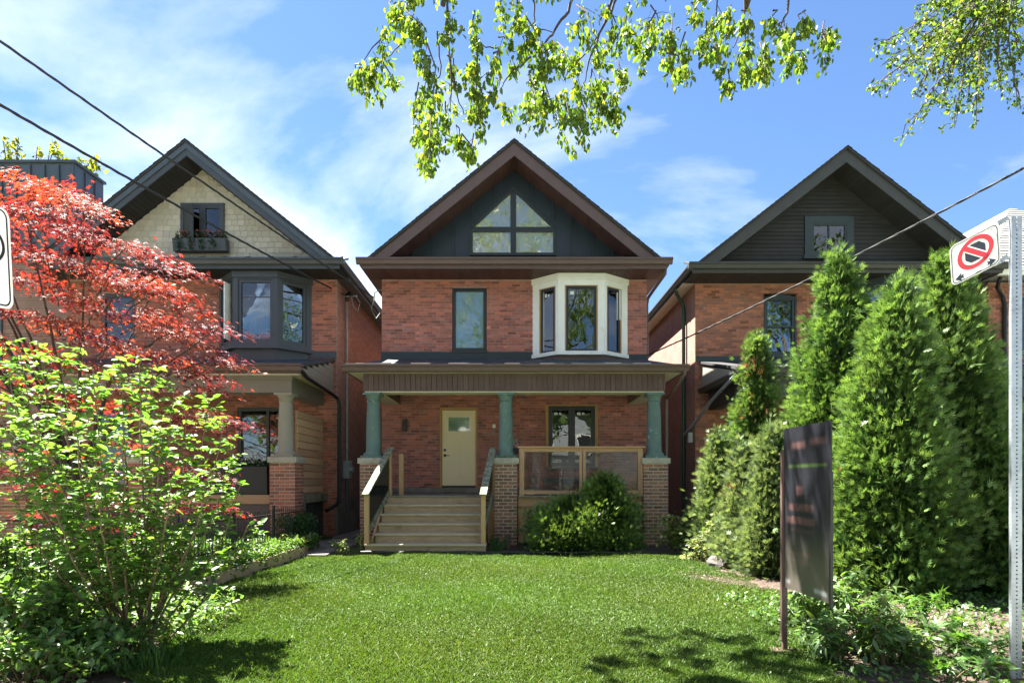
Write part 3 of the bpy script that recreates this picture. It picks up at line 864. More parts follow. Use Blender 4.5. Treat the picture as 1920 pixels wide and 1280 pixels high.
# porch window in raw wood
rj = MB()
rj.box(low_h[0] + .002, low_h[0] + .075, YW - .025, YW + .11, low_h[2] + .002, low_h[3] - .002); rj.box(low_h[1] - .075, low_h[1] - .002, YW - .025, YW + .11, low_h[2] + .002, low_h[3] - .002)
rj.box(low_h[0] + .075, low_h[1] - .075, YW - .024, YW + .11, low_h[3] - .035, low_h[3] - .002)
lw = window(H1, low_h[0] + .077, low_h[1] - .077, low_h[2] + .01, low_h[3] - .037, YW - .02, M['black_frame'], M['glass'], fw=.05, dep=.10, mull=((1.6, .07),), sash=.055)
rj.build('wood_jamb', M['wood_raw'], lw)
for xx in (1.10, 1.72):
    q = MB(); q.box(xx + .03, xx + .12, YW + .028, YW + .0335, 3.25, 3.32); q.box(xx + .16, xx + .22, YW + .028, YW + .0335, 3.255, 3.315); q.build('sticker', M['sticker'], lw)
boxo('window_sill', M['brown'], lw, low_h[0] - .03, low_h[1] + .03, YW - .06, YW - .006, low_h[2] - .08, low_h[2] + .002)

# porch: floor, skirt, piers, columns, beam, roof
FZ = 1.15
fl = MB(); y = 13.16
fl.box(-3.42, 3.5, 13.30, YW - .002, FZ - .25, FZ - .035)
pf = fl.build('porch_floor', M['wood_floor'], H1)
x = -3.42
k = 0
while x < 3.5:
    boxo('floor_board', M['wood_floor'], pf, x, min(x + .138, 3.5), 13.17, YW - .11, FZ - .034, FZ, bevel=.003); x += .142
boxo('porch_fascia', M['wood_x'], H1, -.38 + .52, 3.0, 13.26, 13.295, .90, FZ - .036)
x = .14
while x < 2.98:
    boxo('skirt_board', M['wood'], H1, x, min(x + .136, 3.0), 13.302, 13.325, .06, .91); x += .14
boxo('skirt_board', M['wood'], H1, -.56, -.40, 13.302, 13.325, .06, 1.11)
for cx_, w_, sd in ((-3.17, .56, 21), (-.14, .52, 22), (3.26, .56, 23)):
    pier(H1, cx_, 13.10, w_, .52, 0.0, 1.875, M['brick_pier'], M['mortar_pale'], M['stone_cap'], sd)
for cx_ in (-3.20, -.14, 3.28):
    c = column(H1, cx_, 13.37, 2.008, 3.50, .163, M['green_paint'])
# flaked paint crust at the foot of the middle column
fk = MB(); rg = random.Random(5)
for k in range(46):
    a = rg.uniform(-2.6, -.3); r_ = rg.uniform(.24, .30)
    px_, py_ = -.14 + math.cos(a) * r_, 13.37 + math.sin(a) * r_
    zz = 2.012 + rg.uniform(0, .05); e = rg.uniform(.015, .035)
    fk.poly([(px_ - e, py_, zz), (px_, py_ - e, zz + rg.uniform(0, .03)), (px_ + e, py_, zz + rg.uniform(0, .03)), (px_, py_ + e, zz)])
tag(fk.build('paint_flakes', M['peeled'], H1, fixn=False), kind='stuff')
bm_ = boxo('porch_beam', M['brown'], H1, -3.37, 3.47, 13.21, 13.60, 3.53, 3.93)
rg = random.Random(8); x = -3.39
while x < 3.48:
    q = MB(); v = rg.uniform(.9, 1.1); q.col = (v, v, v); q.box(x, min(x + .112, 3.49), 13.180, 13.209, 3.535, 3.925)
    q.build('beam_plank', M['brown_plank'], bm_); x += .120
boxo('beam_underside', M['cream'], bm_, -3.36, 3.46, 13.20, 13.60, 3.505, 3.529)
for xa in (-3.37, 3.09):
    b_ = boxo('side_beam', M['brown'], H1, xa, xa + .38, 13.602, YW - .002, 3.53, 3.93)
    boxo('beam_underside', M['cream'], b_, xa, xa + .38, 13.602, YW - .002, 3.505, 3.529)
boxo('porch_ceiling', M['cream'], H1, -3.7, 3.84, 13.02, YW - .003, 3.932, 3.96)
pr = porch_shed(H1, -3.74, 3.88, 12.99, YW, 4.075, 4.74, M['rollroof'], hip=True, wall_x=(-3.35, 3.45))
boxo('eave_fascia', M['brown'], H1, -3.74, 3.88, 12.985, 13.018, 3.925, 4.07)
for X, sx in ((-3.74, -1), (3.88, 1)):
    boxo('eave_fascia', M['brown'], H1, min(X, X - sx*.03), max(X, X - sx*.03), 13.02, YW - .004, 3.925, 4.07)
gutter_x('porch_gutter', M['brown'], H1, -3.80, 3.95, 12.983, 4.085, .15, .13)
boxo('wall_flashing', M['navy'], H1, -3.50, .55, YW - .035, YW - .008, 4.70, 4.93)
boxo('wall_flashing', M['navy'], H1, 3.08, 3.62, YW - .035, YW - .008, 4.68, 4.86)
de = MB(); rg = random.Random(4); x = -3.74
while x < 3.85:                                       # torn pale edge of the roofing felt
    L = rg.uniform(.15, .5); xx = min(x + L, 3.86)
    if rg.random() < .6:
        de.box(x, xx, 12.95 + rg.uniform(0, .03), 13.05, 4.087, 4.115 + rg.uniform(0, .022))
    x = xx
tag(de.build('felt_edge', M['mortar_pale'], pr), kind='stuff')
# downpipes
dp = MB(); dp.tube([(3.86, 12.93, 3.96), (3.86, 12.95, 3.88), (3.72, 13.5, 3.52), (3.66, 13.72, 3.44), (3.66, 13.74, 3.3), (3.66, 13.74, .1)], .045, 8); dp.build('downpipe', M['brown'], H1, smooth=True)
dp = MB(); dp.tube([(3.95, 14.9, 6.95), (3.95, 14.95, 6.82), (3.80, 15.5, 6.60), (3.70, 15.75, 6.45), (3.68, 15.8, 6.3), (3.68, 15.8, 4.6)], .045, 8); dp.build('downpipe', M['brown'], H1, smooth=True)

# steps: treads and risers
st_z = []; nstep = 6
for k in range(1, nstep):
    Yk = 13.17 - .283 * k; zk = FZ - .190 * k
    xl, xr = (-2.86, -.62) if k < 5 else (-3.00, -.52)
    boxo('step_tread', M['wood_tread'], H1, xl, xr, Yk - .02, Yk + .31, zk - .036, zk, bevel=.005)
    boxo('step_riser', M['wood_step'], H1, xl + .01, xr - .01, Yk + .03, Yk + .052, (zk - .19 if k < 5 else .0), zk - .037)
boxo('step_riser', M['wood_step'], H1, -2.86, -.62, 13.20, 13.222, FZ - .19, FZ - .038)
for X in (-2.90, -.60):
    q = MB(); q.prism([(13.2, FZ - .05), (13.2, .02), (11.8, .0), (11.8, .14)], 'x', X - .02, X + .02); q.build('stringer', M['wood'], H1)
for (xl, xu, rail) in ((-2.97, -2.79, 0), (-.585, -.44, 1)):
    rl = MB(); a, b = Vector((xl, 11.70, 1.205)), Vector((xu, 13.30, 2.235))
    rl.bar(a, b, .145, .038)
    ro = rl.build('handrail', M['wood_moss'], H1, bevel=.005)
    boxo('newel_post', M['wood'], ro, xl - .045, xl + .045, 11.80, 11.89, .19, 1.265)
    boxo('newel_post', M['wood'], ro, xu - .045, xu + .045, 13.16, 13.25, FZ + .001, 2.14)
    q = MB(); q.bar((xl, 11.89, .42), (xu, 13.16, 1.24), .05, .085); q.build('bottom_rail', M['wood_moss'], ro)
    q = MB(); q.faces([(xl - .004, 11.89, .44), (xu - .004, 13.16, 1.26), (xu - .004, 13.16, 2.12), (xl - .004, 11.89, 1.29),
                       (xl + .004, 11.89, .44), (xu + .004, 13.16, 1.26), (xu + .004, 13.16, 2.12), (xl + .004, 11.89, 1.29)],
                      [(0,1,2,3),(7,6,5,4),(0,4,5,1),(1,5,6,2),(2,6,7,3),(3,7,4,0)])
    q.build('clear_panel', M['plexi'], ro)
boxo('newel_post', M['wood'], H1, -2.66, -2.56, 13.62, 13.72, FZ + .001, 2.12)
# porch railing
rl = MB(); rl.box(.12, 3.03, 13.15, 13.29, 2.235, 2.273)
ro = rl.build('porch_railing', M['wood_x'], H1, bevel=.004)
boxo('upper_rail', M['wood_x'], ro, .165, 2.985, 13.195, 13.235, 2.15, 2.234)
boxo('lower_rail', M['wood_x'], ro, .165, 2.985, 13.195, 13.235, 1.185, 1.27)
for a, b in ((.17, .275), (1.535, 1.60), (1.615, 1.68), (2.87, 2.98)):
    boxo('railing_post', M['wood'], ro, a, b, 13.176, 13.254, FZ + .002, 2.234)
for a, b in ((.277, 1.533), (1.682, 2.868)):
    boxo('clear_panel', M['plexi'], ro, a, b, 13.212, 13.22, 1.272, 2.148)

# fixtures on the middle house
q = MB(); q.box(-2.90, -2.82, YW - .03, YW - .008, 2.82, 3.12); q.box(-2.915, -2.805, YW - .12, YW - .03, 2.80, 3.13)
tag(q.build('wall_lamp', M['black_metal'], bevel=.008), 'slim black box wall lamp on brick left of the cream door', 'lamp')
q = MB(); q.box(-.09, .14, YW - .13, YW - .008, 1.80, 2.13); q.prism([(YW - .14, 2.131), (YW - .008, 2.131), (YW - .008, 2.20)], 'x', -.10, .15)
tag(q.build('mailbox', M['galv'], bevel=.006), 'small silver mailbox on brick behind the middle green column', 'mailbox')
q = MB(); q.box(-.02, .15, YW - .07, YW - .008, 2.22, 2.36)
tag(q.build('key_box', M['black_metal'], bevel=.01), 'small black box on brick under the house number', 'key box')
q = MB(); q.box(-.52, -.44, YW - .03, YW - .008, 2.90, 3.0)
dbo = tag(q.build('doorbell', M['white'], bevel=.004), 'white doorbell plate with loose wires right of the door', 'doorbell')
q = MB(); q.tube([(-.49, YW - .02, 2.9), (-.50, YW - .05, 2.82), (-.47, YW - .04, 2.74), (-.49, YW - .02, 2.70)], .006, 5)
q.tube([(-.46, YW - .02, 2.9), (-.45, YW - .05, 2.80), (-.47, YW - .05, 2.72)], .006, 5); q.build('bell_wire', M['wire_grey'], dbo)

def text_mesh(txt, size, loc, rot, mt, name, parent=None, ext=.004, align='CENTER'):
    cu = bpy.data.curves.new(name, 'FONT'); cu.body = txt; cu.size = size; cu.extrude = ext; cu.align_x = align; cu.align_y = 'CENTER'
    o = bpy.data.objects.new(name, cu); COL.objects.link(o)
    bpy.context.view_layer.update()
    me = bpy.data.meshes.new_from_object(o.evaluated_get(bpy.context.evaluated_depsgraph_get()))
    bpy.data.objects.remove(o)
    Mx = (Matrix.Translation(loc) @ rot.to_4x4()) if not isinstance(rot, Matrix) or len(rot) == 3 else rot
    me.transform(Mx); me.materials.clear(); me.materials.append(mt); me.name = name
    r = bpy.data.objects.new(name, me); link(r, parent); return r
rot_front = Matrix.Rotation(R(90), 3, 'X')
tag(text_mesh('05', .24, Vector((.07, YW - .014, 2.50)), rot_front, M['galv'], 'house_number'), 'grey metal house number 05 on brick beside middle column', 'house number')

# ------------------------------------------------------------------ the left house
H2 = thing('brick_house', 'left brick house with cream shingled gable and dark grey bay window', 'house', (-8.3, 15.5, 0))
C2 = -8.3; W2 = 15.5
b2_h = (-7.45, -5.72, 4.80, 6.87); p2_h = (-7.35, -6.15, 1.6, 3.45); p3_h = (-11.2, -10.2, 1.3, 3.4); u2_h = (-11.0, -10.1, 5.0, 6.5)
m2 = dict(mortar=M['mortar'], brick=M['brick_left'], side=M['side_left'], roof=M['shingle'], rake=M['slate'], rake2=M['slate_metal'], soffit=M['slate_soffit'],
          soffit2=M['slate'], gutter=M['slate'], pent=M['slate_metal'])
i2 = house_body(H2, C2, W2, 3.61, m2, 31, [b2_h, p2_h, p3_h, u2_h], single=200, zone=lambda c: (c[0] > -5.42 and c[2] > 4.7) or (-8.6 < c[0] < -7.5 and c[2] > 4.9))
s2 = i2['s']
g2 = gable_panel(H2, 'gable_wall', M['wall_dark'], C2, W2 + .03, W2 + .12, 7.40, zt, s2)
# each cream shingle is a piece
rg = random.Random(12); row = 0; z = 7.43
aw = (PX(340, W2), PX(421, W2), PZ(466, W2), PZ(382, W2))
protos = []
for k in range(6):
    q = MB(); v = rg.uniform(.86, 1.08); q.col = (v, v * rg.uniform(.97, 1.0), v * rg.uniform(.93, 1.0))
    q.faces([(-.5, 0, 0), (.5, 0, 0), (.5, .020, 1), (-.5, .020, 1), (-.5, .028, 0), (.5, .028, 0), (.5, .028, 1), (-.5, .028, 1)],
            [(0,1,2,3),(0,4,5,1),(0,3,7,4),(1,5,6,2),(2,6,7,3)])
    protos.append(q.mesh('shingle', M['cream_shingle']))
while z < 9.75:
    hh = .148; x = C2 - 3.2 + (.09 if row % 2 else 0)
    while x < C2 + 3.2:
        ww = rg.uniform(.14, .225); xa, xb = x, x + ww - .007; x += ww
        lim = (zt - (z + hh * .6)) / s2
        xa2, xb2 = max(xa, C2 - lim), min(xb, C2 + lim)
        if xb2 - xa2 < .03: continue
        if xb2 > aw[0] and xa2 < aw[1] and z + hh > aw[2] and z < aw[3]:
            if xa2 < aw[0] - .03: xb2 = aw[0]
            elif xb2 > aw[1] + .03: xa2 = aw[1]
            else: continue
        o = bpy.data.objects.new('shingle', protos[rg.randrange(6)])
        o.location = ((xa2 + xb2)/2, W2 - .002, z + rg.uniform(-.004, .004)); o.scale = (xb2 - xa2, 1, hh + .02)
        link(o, g2)
    z += hh; row += 1
aw_o = window(H2, aw[0], aw[1], aw[2], aw[3], W2 - .05, M['slate'], M['glass'], fw=.085, dep=.09, mull=(((aw[0]+aw[1])/2, .06),), sash=.05)
boxo('curtain', M['curtain'], aw_o, aw[0] + .7, aw[1] - .12, W2 + .022, W2 + .028, aw[2] + .1, aw[3] - .1)
# opened casement leaf
q = MB(); q.bar((aw[0] + .12, W2 - .06, aw[2] + .55), (aw[0] + .50, W2 - .34, aw[2] + .55), .03, 1.0); q.build('sash', M['slate'], aw_o)
for k in range(9):                                      # raised seams of the pent roof
    x = C2 - 1.2 + .62 * k
    q = MB(); q.prism([(i2['yr'] - .03, 7.106), (W2 - .005, 7.462), (W2 - .005, 7.50), (i2['yr'] - .03, 7.145)], 'x', x - .012, x + .012); q.build('seam', M['slate_metal'], i2['pent'])
bo2 = bay(H2, W2, 14.86, -7.85, -5.36, -7.16, -6.03, 4.93, 6.865, M['slate'], M['slate'], M['glass'], head=.20, sill=.13, jamb=.12, sidefrac=.16, fr=.075, rails=((6.22, .025),))
q = MB(); q.faces([(-7.8, W2, 4.55), (-7.12, 14.92, 4.55), (-6.07, 14.92, 4.55), (-5.42, W2, 4.55), (-7.8, W2, 4.93), (-7.12, 14.92, 4.93), (-6.07, 14.92, 4.93), (-5.42, W2, 4.93)],
                [(0,1,5,4),(1,2,6,5),(2,3,7,6),(4,5,6,7)]); q.build('bay_skirt', M['slate'], H2)
boxo('curtain', M['curtain'], bo2, -6.95, -6.45, 15.3, 15.32, 5.0, 6.3)
q = MB(); q.bar((-7.32, 15.02, 5.85), (-7.36, 14.80, 5.85), .035, 1.45); q.build('sash', M['white_trim'], bo2)
# heart hanging inside the bay glass
hp = []
for k in range(28):
    t = 2 * math.pi * k / 28
    hp.append((-6.26 + .0062 * 16 * math.sin(t)**3, 5.33 + .0062 * (13*math.cos(t) - 5*math.cos(2*t) - 2*math.cos(3*t) - math.cos(4*t))))
q = MB()
for k in range(28):
    a, b = hp[k], hp[(k + 1) % 28]; q.tube([(a[0], 14.95, a[1]), (b[0], 14.95, b[1])], .012, 5)
tag(q.build('heart_ornament', M['white_trim']), 'white heart outline hanging in the left house bay window', 'ornament')
window(H2, p2_h[0] + .01, p2_h[1] - .01, p2_h[2] + .01, p2_h[3] - .01, W2 + .01, M['slate'], M['glass'], fw=.08, dep=.08, mull=((-6.55, .07),))
window(H2, p3_h[0] + .01, p3_h[1] - .01, p3_h[2] + .01, p3_h[3] - .01, W2 + .01, M['slate'], M['glass'], fw=.08, dep=.08)
window(H2, u2_h[0] + .01, u2_h[1] - .01, u2_h[2] + .01, u2_h[3] - .01, W2 + .01, M['slate'], M['glass'], fw=.08, dep=.08, rails=((5.75, .05),))
# left porch
porch_shed(H2, -11.95, -4.74, 12.99, W2, 4.10, 4.74, M['rollroof'])
boxo('eave_fascia', M['brown'], H2, -11.95, -4.745, 12.985, 13.018, 3.90, 4.035)
gutter_x('porch_gutter', M['brown'], H2, -12.0, -4.70, 12.983, 4.10, .15, .13)
boxo('wall_flashing', M['slate'], H2, -5.42, -4.70, W2 - .03, W2 - .008, 4.76, 4.95)
z = 3.86; k = 0
while z < 4.66:                                         # siding boards filling the end of the porch roof
    ya = 13.0 + max(0, (z + .1 - 4.04)) / (.64/2.5)
    q = MB(); q.prism([(max(13.05, ya), z), (W2 - .004, z), (W2 - .004, z + .098), (max(13.05, ya), z + .098)], 'x', -4.80, -4.765 + .004 * (k % 2)); q.build('siding_board', M['taupe_light'], H2); z += .103; k += 1
boxo('porch_ceiling', M['cream'], H2, -11.9, -4.81, 13.02, W2 - .003, 3.872, 3.895)
boxo('porch_beam', M['taupe'], H2, -11.6, -5.03, 13.21, 13.56, 3.50, 3.87)
boxo('porch_beam', M['taupe'], H2, -5.38, -5.035, 13.562, W2 - .002, 3.50, 3.87)
boxo('beam_trim', M['taupe'], H2, -11.6, -5.0, 13.17, 13.208, 3.80, 3.868)
boxo('porch_floor', M['wood_floor'], H2, -11.6, -4.98, 13.25, W2 - .002, 1.0, 1.16)
boxo('porch_fascia', M['wood_x'], H2, -11.6, -5.5, 13.20, 13.245, .96, 1.17)
boxo('porch_skirt', M['brown'], H2, -11.6, -5.5, 13.24, 13.25, .05, .95)
for cx_, sd in ((-5.2, 41), (-8.4, 42), (-11.3, 43)):
    pier(H2, cx_, 13.10, .58, .52, 0.0, 1.90, M['brick_left'], M['mortar_pale'], M['stone_cap'], sd, singles=(sd == 41))
    column(H2, cx_ - .02, 13.37, 2.035, 3.495, .17, M['taupe_light'])
rg = random.Random(15)
for k in range(11):
    q = MB(); v = rg.uniform(.8, 1.12); q.col = (v, v, v * .97); z = 1.20 + .178 * k
    q.box(-5.075, -5.05, 13.66, W2 - .03, z, z + .152); q.build('screen_slat', M['slat'], H2)
boxo('screen_post', M['wood'], H2, -5.12, -5.076, W2 - .12, W2 - .03, 1.17, 3.16)
boxo('screen_post', M['wood'], H2, -5.12, -5.076, 13.66, 13.75, 1.17, 3.16)
boxo('sill_board', M['wood_moss'], H2, -5.10, -4.93, 13.62, W2 - .01, .96, 1.165)
lt = MB(); a, b, c, d = 13.66, W2 - .05, .06, .95
for k in range(-12, 24):
    for sgn in (1, -1):
        y0_ = a + k * .11
        # clip the 45 degree strip to the frame
        if sgn > 0: p0, p1 = [y0_, c], [y0_ + (d - c), d]
        else: p0, p1 = [y0_, d], [y0_ + (d - c), c]
        def clipseg(p0, p1):
            t0, t1 = 0.0, 1.0; dy = p1[0] - p0[0]
            t0 = max(t0, (a - p0[0]) / dy); t1 = min(t1, (b - p0[0]) / dy)
            if t1 - t0 < .05: return None
            L = lambda t: (p0[0] + dy*t, p0[1] + (p1[1] - p0[1])*t)
            return L(t0), L(t1)
        cs = clipseg(p0, p1)
        if cs: lt.bar((-5.05 + .006*sgn, cs[0][0], cs[0][1]), (-5.05 + .006*sgn, cs[1][0], cs[1][1]), .01, .032, up=(0, .7, .7 * -sgn))
lt.build('lattice', M['slate'], H2)
boxo('foundation', M['concrete'], H2, -4.72, -4.64, W2 - .05, W2 + 9, .0, .98)
q = MB(); q.tube([(-4.72, 13.02, 3.95), (-4.70, 13.2, 3.86), (-4.66, 15.0, 3.74), (-4.60, 15.25, 3.66), (-4.57, 15.30, 3.5), (-4.57, 15.30, .98), (-4.60, 15.2, .86), (-4.75, 14.8, .72)], .05, 8)
q.build('downpipe', M['black_metal'], H2, smooth=True)
mt_ = thing('electric_meter', 'grey meter box with conduit and service mast on left house side wall', 'meter', (-4.6, 16.2, 0.98))
boxo('meter_box', M['grey_metal'], mt_, -4.687, -4.52, 16.05, 16.35, 1.55, 2.05, bevel=.01)
q = MB(); q.tube([(-4.52, 16.2, 1.80), (-4.45, 16.2, 1.80), (-4.43, 16.2, 1.80)], [.085, .085, .04], 14); q.build('meter_dial', M['galv'], mt_, smooth=True)
q = MB(); q.tube([(-4.62, 16.2, 2.05), (-4.62, 16.2, 6.55)], .03, 8); q.build('conduit', M['grey_metal'], mt_, smooth=True)
q = MB(); q.tube([(-4.62, 16.2, 1.55), (-4.62, 16.2, .6)], .045, 8); q.build('conduit', M['slate'], mt_, smooth=True)
q = MB(); q.tube([(-4.62, 16.2, 6.5), (-4.60, 16.15, 6.66), (-4.50, 16.05, 6.68), (-4.45, 16.0, 6.6)], [.045, .06, .055, .05], 8); q.build('weather_head', M['black_metal'], mt_, smooth=True)
q = MB(); q.bar((-4.85, 16.1, 6.6), (-4.3, 16.1, 6.62), .03, .03); q.build('insulator_arm', M['galv'], mt_)
q = MB(); q.tube([(-4.45, 16.0, 6.6), (-4.38, 15.95, 6.3), (-4.25, 15.95, 6.15), (-4.2, 16.0, 6.4), (-4.35, 16.05, 6.62)], .012, 6); q.build('drip_loop', M['wire_grey'], mt_)

# window box under the left gable window
pb = thing('window_box', 'dark grey flower box trailing greenery under left gable window', 'planter', (-8.4, W2 - .2, PZ(470, W2)))
x0_, x1_ = PX(324, W2 - .25), PX(424, W2 - .25)
za, zb = PZ(470, W2 - .25), PZ(447, W2 - .25)
q = MB(); q.prism([(W2 - .055, za + .001), (W2 - .25, za + .001), (W2 - .30, zb), (W2 - .055, zb)], 'x', x0_, x1_); q.build('box', M['slate'], pb, bevel=.01)
# planter on the left porch
pp = thing('porch_planter', 'black rectangular planter with white flowers on the left porch', 'planter', (-6.1, 13.5, 1.16))
q = MB(); q.prism([(13.30, 1.161), (13.62, 1.161), (13.66, 1.82), (13.26, 1.82)], 'x', -6.85, -5.62); q.build('box', M['black_metal'], pp, bevel=.012)

# ------------------------------------------------------------------ the right house
H3 = thing('brick_house', 'right brick house with charcoal clapboard gable behind the tall cedars', 'house', (8.7, 15.8, 0))
C3 = 8.7; W3 = 15.8
w3_h = (6.87, 7.77, 4.90, 6.60); b3_h = (9.6, 11.6, 4.85, 6.87); p4_h = (5.85, 6.85, 2.0, 3.45)
m3 = dict(mortar=M['mortar_right'], brick=M['brick_right'], side=M['side_right'], roof=M['shingle'], rake=M['char_trim'], soffit=M['char'],
          soffit2=M['cream'], gutter=M['char_trim'], pent=M['char_trim'])
i3 = house_body(H3, C3, W3, 3.70, m3, 51, [w3_h, b3_h, p4_h], single=300, zone=lambda c: c[2] > 4.9 and c[0] < 8.2)
s3 = i3['s']
g3 = gable_panel(H3, 'gable_wall', M['char'], C3, W3 + .03, W3 + .12, 7.40, zt, s3)
a3 = (PX(1508, W3), PX(1600, W3), PZ(483, W3), PZ(406, W3))
z = 7.42; rg = random.Random(17)
while z < 9.7:
    hh = .108; lim = (zt - (z + .03)) / s3; lim2 = (zt - (z + hh)) / s3
    segs = [(C3 - lim, C3 + lim)]
    if z + hh > a3[2] and z < a3[3]: segs = [(C3 - lim, a3[0] + .01), (a3[1] - .01, C3 + lim)]
    for xa, xb in segs:
        q = MB(); v = rg.uniform(.88, 1.1); q.col = (v, v, v)
        q.prism([(W3 - .012, z), (W3 + .028, z), (W3 + .028, z + hh + .01), (W3 + .012, z + hh + .01)], 'x', xa, xb); q.build('clapboard', M['char'], g3)
    z += hh
q = MB(); t = .20
q.box(a3[0], a3[0] + t, W3 - .04, W3 + .025, a3[2], a3[3]); q.box(a3[1] - t, a3[1], W3 - .04, W3 + .025, a3[2], a3[3])
q.box(a3[0] + t, a3[1] - t, W3 - .041, W3 + .025, a3[3] - t, a3[3]); q.box(a3[0] + t, a3[1] - t, W3 - .041, W3 + .025, a3[2], a3[2] + .12)
q.box(a3[0] - .05, a3[1] + .05, W3 - .08, W3 - .0415, a3[2] - .05, a3[2] + .03)
tr = q.build('window_trim', M['green_trim'], H3)
aw3 = window(H3, a3[0] + t, a3[1] - t, a3[2] + .12, a3[3] - t, W3 - .03, M['green_trim'], M['glass'], fw=.05, dep=.05, mull=((C3 - .06, .04),))
boxo('blind', M['blind'], aw3, a3[0] + t + .03, a3[1] - t - .03, W3 + .021, W3 + .027, a3[2] + .14, a3[3] - t - .03)
# first-floor window with segmental arch
ww = window(H3, w3_h[0] + .04, w3_h[1] - .04, w3_h[2] + .05, w3_h[3] - .12, W3 + .02, M['green_trim'], M['glass'], fw=.07, dep=.09, rails=((5.70, .05),))
boxo('blind', M['blind'], ww, w3_h[0] + .1, w3_h[1] - .1, W3 + .12, W3 + .13, 5.95, 6.45)
q = MB()
arc = [(w3_h[0] + .01 + (w3_h[1] - w3_h[0] - .02) * k / 12, w3_h[3] - .115 + .085 * math.sin(math.pi * k / 12)) for k in range(13)]
q.prism([(w3_h[0] + .01, w3_h[3] - .16)] + arc + [(w3_h[1] - .01, w3_h[3] - .16)], 'y', W3 - .01, W3 + .10)
q.box(w3_h[0] + .002, w3_h[0] + .04, W3 - .005, W3 + .10, w3_h[2], w3_h[3] - .16); q.box(w3_h[1] - .04, w3_h[1] - .002, W3 - .005, W3 + .10, w3_h[2], w3_h[3] - .16)
q.build('arched_casing', M['green_trim'], ww)
boxo('window_sill', M['green_trim'], ww, w3_h[0] - .03, w3_h[1] + .03, W3 - .07, W3 + .0, w3_h[2] - .06, w3_h[2] + .03)
bay(H3, W3, 15.16, 9.25, 11.9, 9.9, 11.25, 4.85, 6.865, M['green_trim'], M['green_trim'], M['glass'], head=.25, sill=.12, jamb=.14, sidefrac=.18)
window(H3, p4_h[0] + .01, p4_h[1] - .01, p4_h[2] + .01, p4_h[3] - .01, W3 + .01, M['green_trim'], M['glass'], fw=.07, dep=.08)
porch_shed(H3, 5.12, 12.5, 13.1, W3, 4.06, 4.74, M['shingle'])
boxo('eave_fascia', M['char_trim'], H3, 5.12, 12.5, 13.095, 13.13, 3.86, 3.995)
gutter_x('porch_gutter', M['char_trim'], H3, 5.08, 12.55, 13.093, 4.06, .14, .12)
boxo('wall_flashing', M['green_trim'], H3, 5.02, 12.3, W3 - .03, W3 - .008, 4.74, 4.88)
q = MB(); q.prism([(13.14, 3.86), (W3 - .004, 3.86), (W3 - .004, 4.62), (13.14, 3.98)], 'x', 5.16, 5.19); q.build('porch_end', M['taupe_light'], H3)
gutter_y('porch_side_gutter', M['char_trim'], H3, 13.1, W3 - .01, 5.158, 3.98, -1, .12, .11)
boxo('porch_ceiling', M['char_trim'], H3, 5.195, 12.4, 13.14, W3 - .003, 3.862, 3.885)
boxo('porch_beam', M['char_trim'], H3, 5.35, 12.2, 13.35, 13.7, 3.42, 3.86)
q = MB(); rg = random.Random(2); y = 13.705
while y < W3 - .05:
    v = rg.uniform(.8, 1.1); q.col = (v, v, v); q.box(5.35, 5.38, y, y + .10, 3.40, 3.861); y += .108
tag(q.build('side_beam_planks', M['char'], H3), kind='stuff')
boxo('side_beam', M['char_trim'], H3, 5.381, 5.66, 13.701, W3 - .002, 3.41, 3.861)
boxo('porch_floor', M['wood_floor'], H3, 5.1, 12.3, 13.3, W3 - .002, .9, 1.12)
for cx_, sd in ((5.65, 61), (8.9, 62), (12.0, 63)):
    pier(H3, cx_, 13.25, .56, .52, 0.0, 1.9, M['brick_right'], M['mortar_pale'], M['stone_cap'], sd, singles=False)
    column(H3, cx_, 13.52, 2.035, 3.415, .17, M['char_trim'])
q = MB(); q.tube([(4.66, 16.45, 6.95), (4.68, 16.48, 6.80), (4.86, 16.6, 6.62), (4.93, 16.62, 6.45), (4.93, 16.62, .1)], .05, 8); q.build('downpipe', M['green_pipe'], H3, smooth=True)
q = MB(); q.tube([(5.10, 13.2, 3.9), (5.02, 14.6, 3.5), (4.95, 16.0, 2.95), (4.93, 16.55, 2.8)], .04, 8); q.build('downpipe', M['galv'], H3, smooth=True)
boxo('vent_box', M['white'], H3, 4.90, 4.995, 16.0, 16.12, 2.55, 2.82)

# ------------------------------------------------------------------ far right house
H4 = thing('brick_house', 'far right brick house with pale shingled roof, partly behind the post', 'house', (16.7, 15.8, 0))
C4, W4, hw4 = 16.7, 15.8, 3.7
fw = wall_with_holes('front_wall', M['mortar_right'], H4, C4 - hw4, C4 + hw4, 0, 6.9, [(13.9, 14.9, 4.9, 6.5), (13.7, 14.7, 1.6, 3.3)], W4 + .004, W4 + .12)
cells = [c for c in brick_cells(C4 - hw4, C4 + hw4, .004, 6.88, [(13.9, 14.9, 4.9, 6.5), (13.7, 14.7, 1.6, 3.3)]) if c[0] < 15.5]
lay_bricks(cells, M['brick_right'], fw, W4, 60, 71, zone=lambda c: c[0] < 13.9 and c[2] > 4.6)
window(H4, 13.91, 14.89, 4.91, 6.49, W4 + .01, M['green_trim'], M['glass'])
window(H4, 13.71, 14.69, 1.61, 3.29, W4 + .01, M['green_trim'], M['glass'])
for sx in (-1, 1):
    X = C4 + sx * hw4; boxo('side_wall', M['side_right'], H4, min(X, X - sx*.12), max(X, X - sx*.12), W4 + .121, W4 + 11, 0, 6.9)
boxo('back_wall', M['side_right'], H4, C4 - hw4 + .121, C4 + hw4 - .121, W4 + 10.88, W4 + 11, 0, 6.9)
M['pale_shingle'] = mat('pale_shingle', (0.36, 0.345, 0.32), 0.95, (0.26, 0.25, 0.235), 30, (1, 1, 1), bmp=.3)
rf = MB(); e = .45
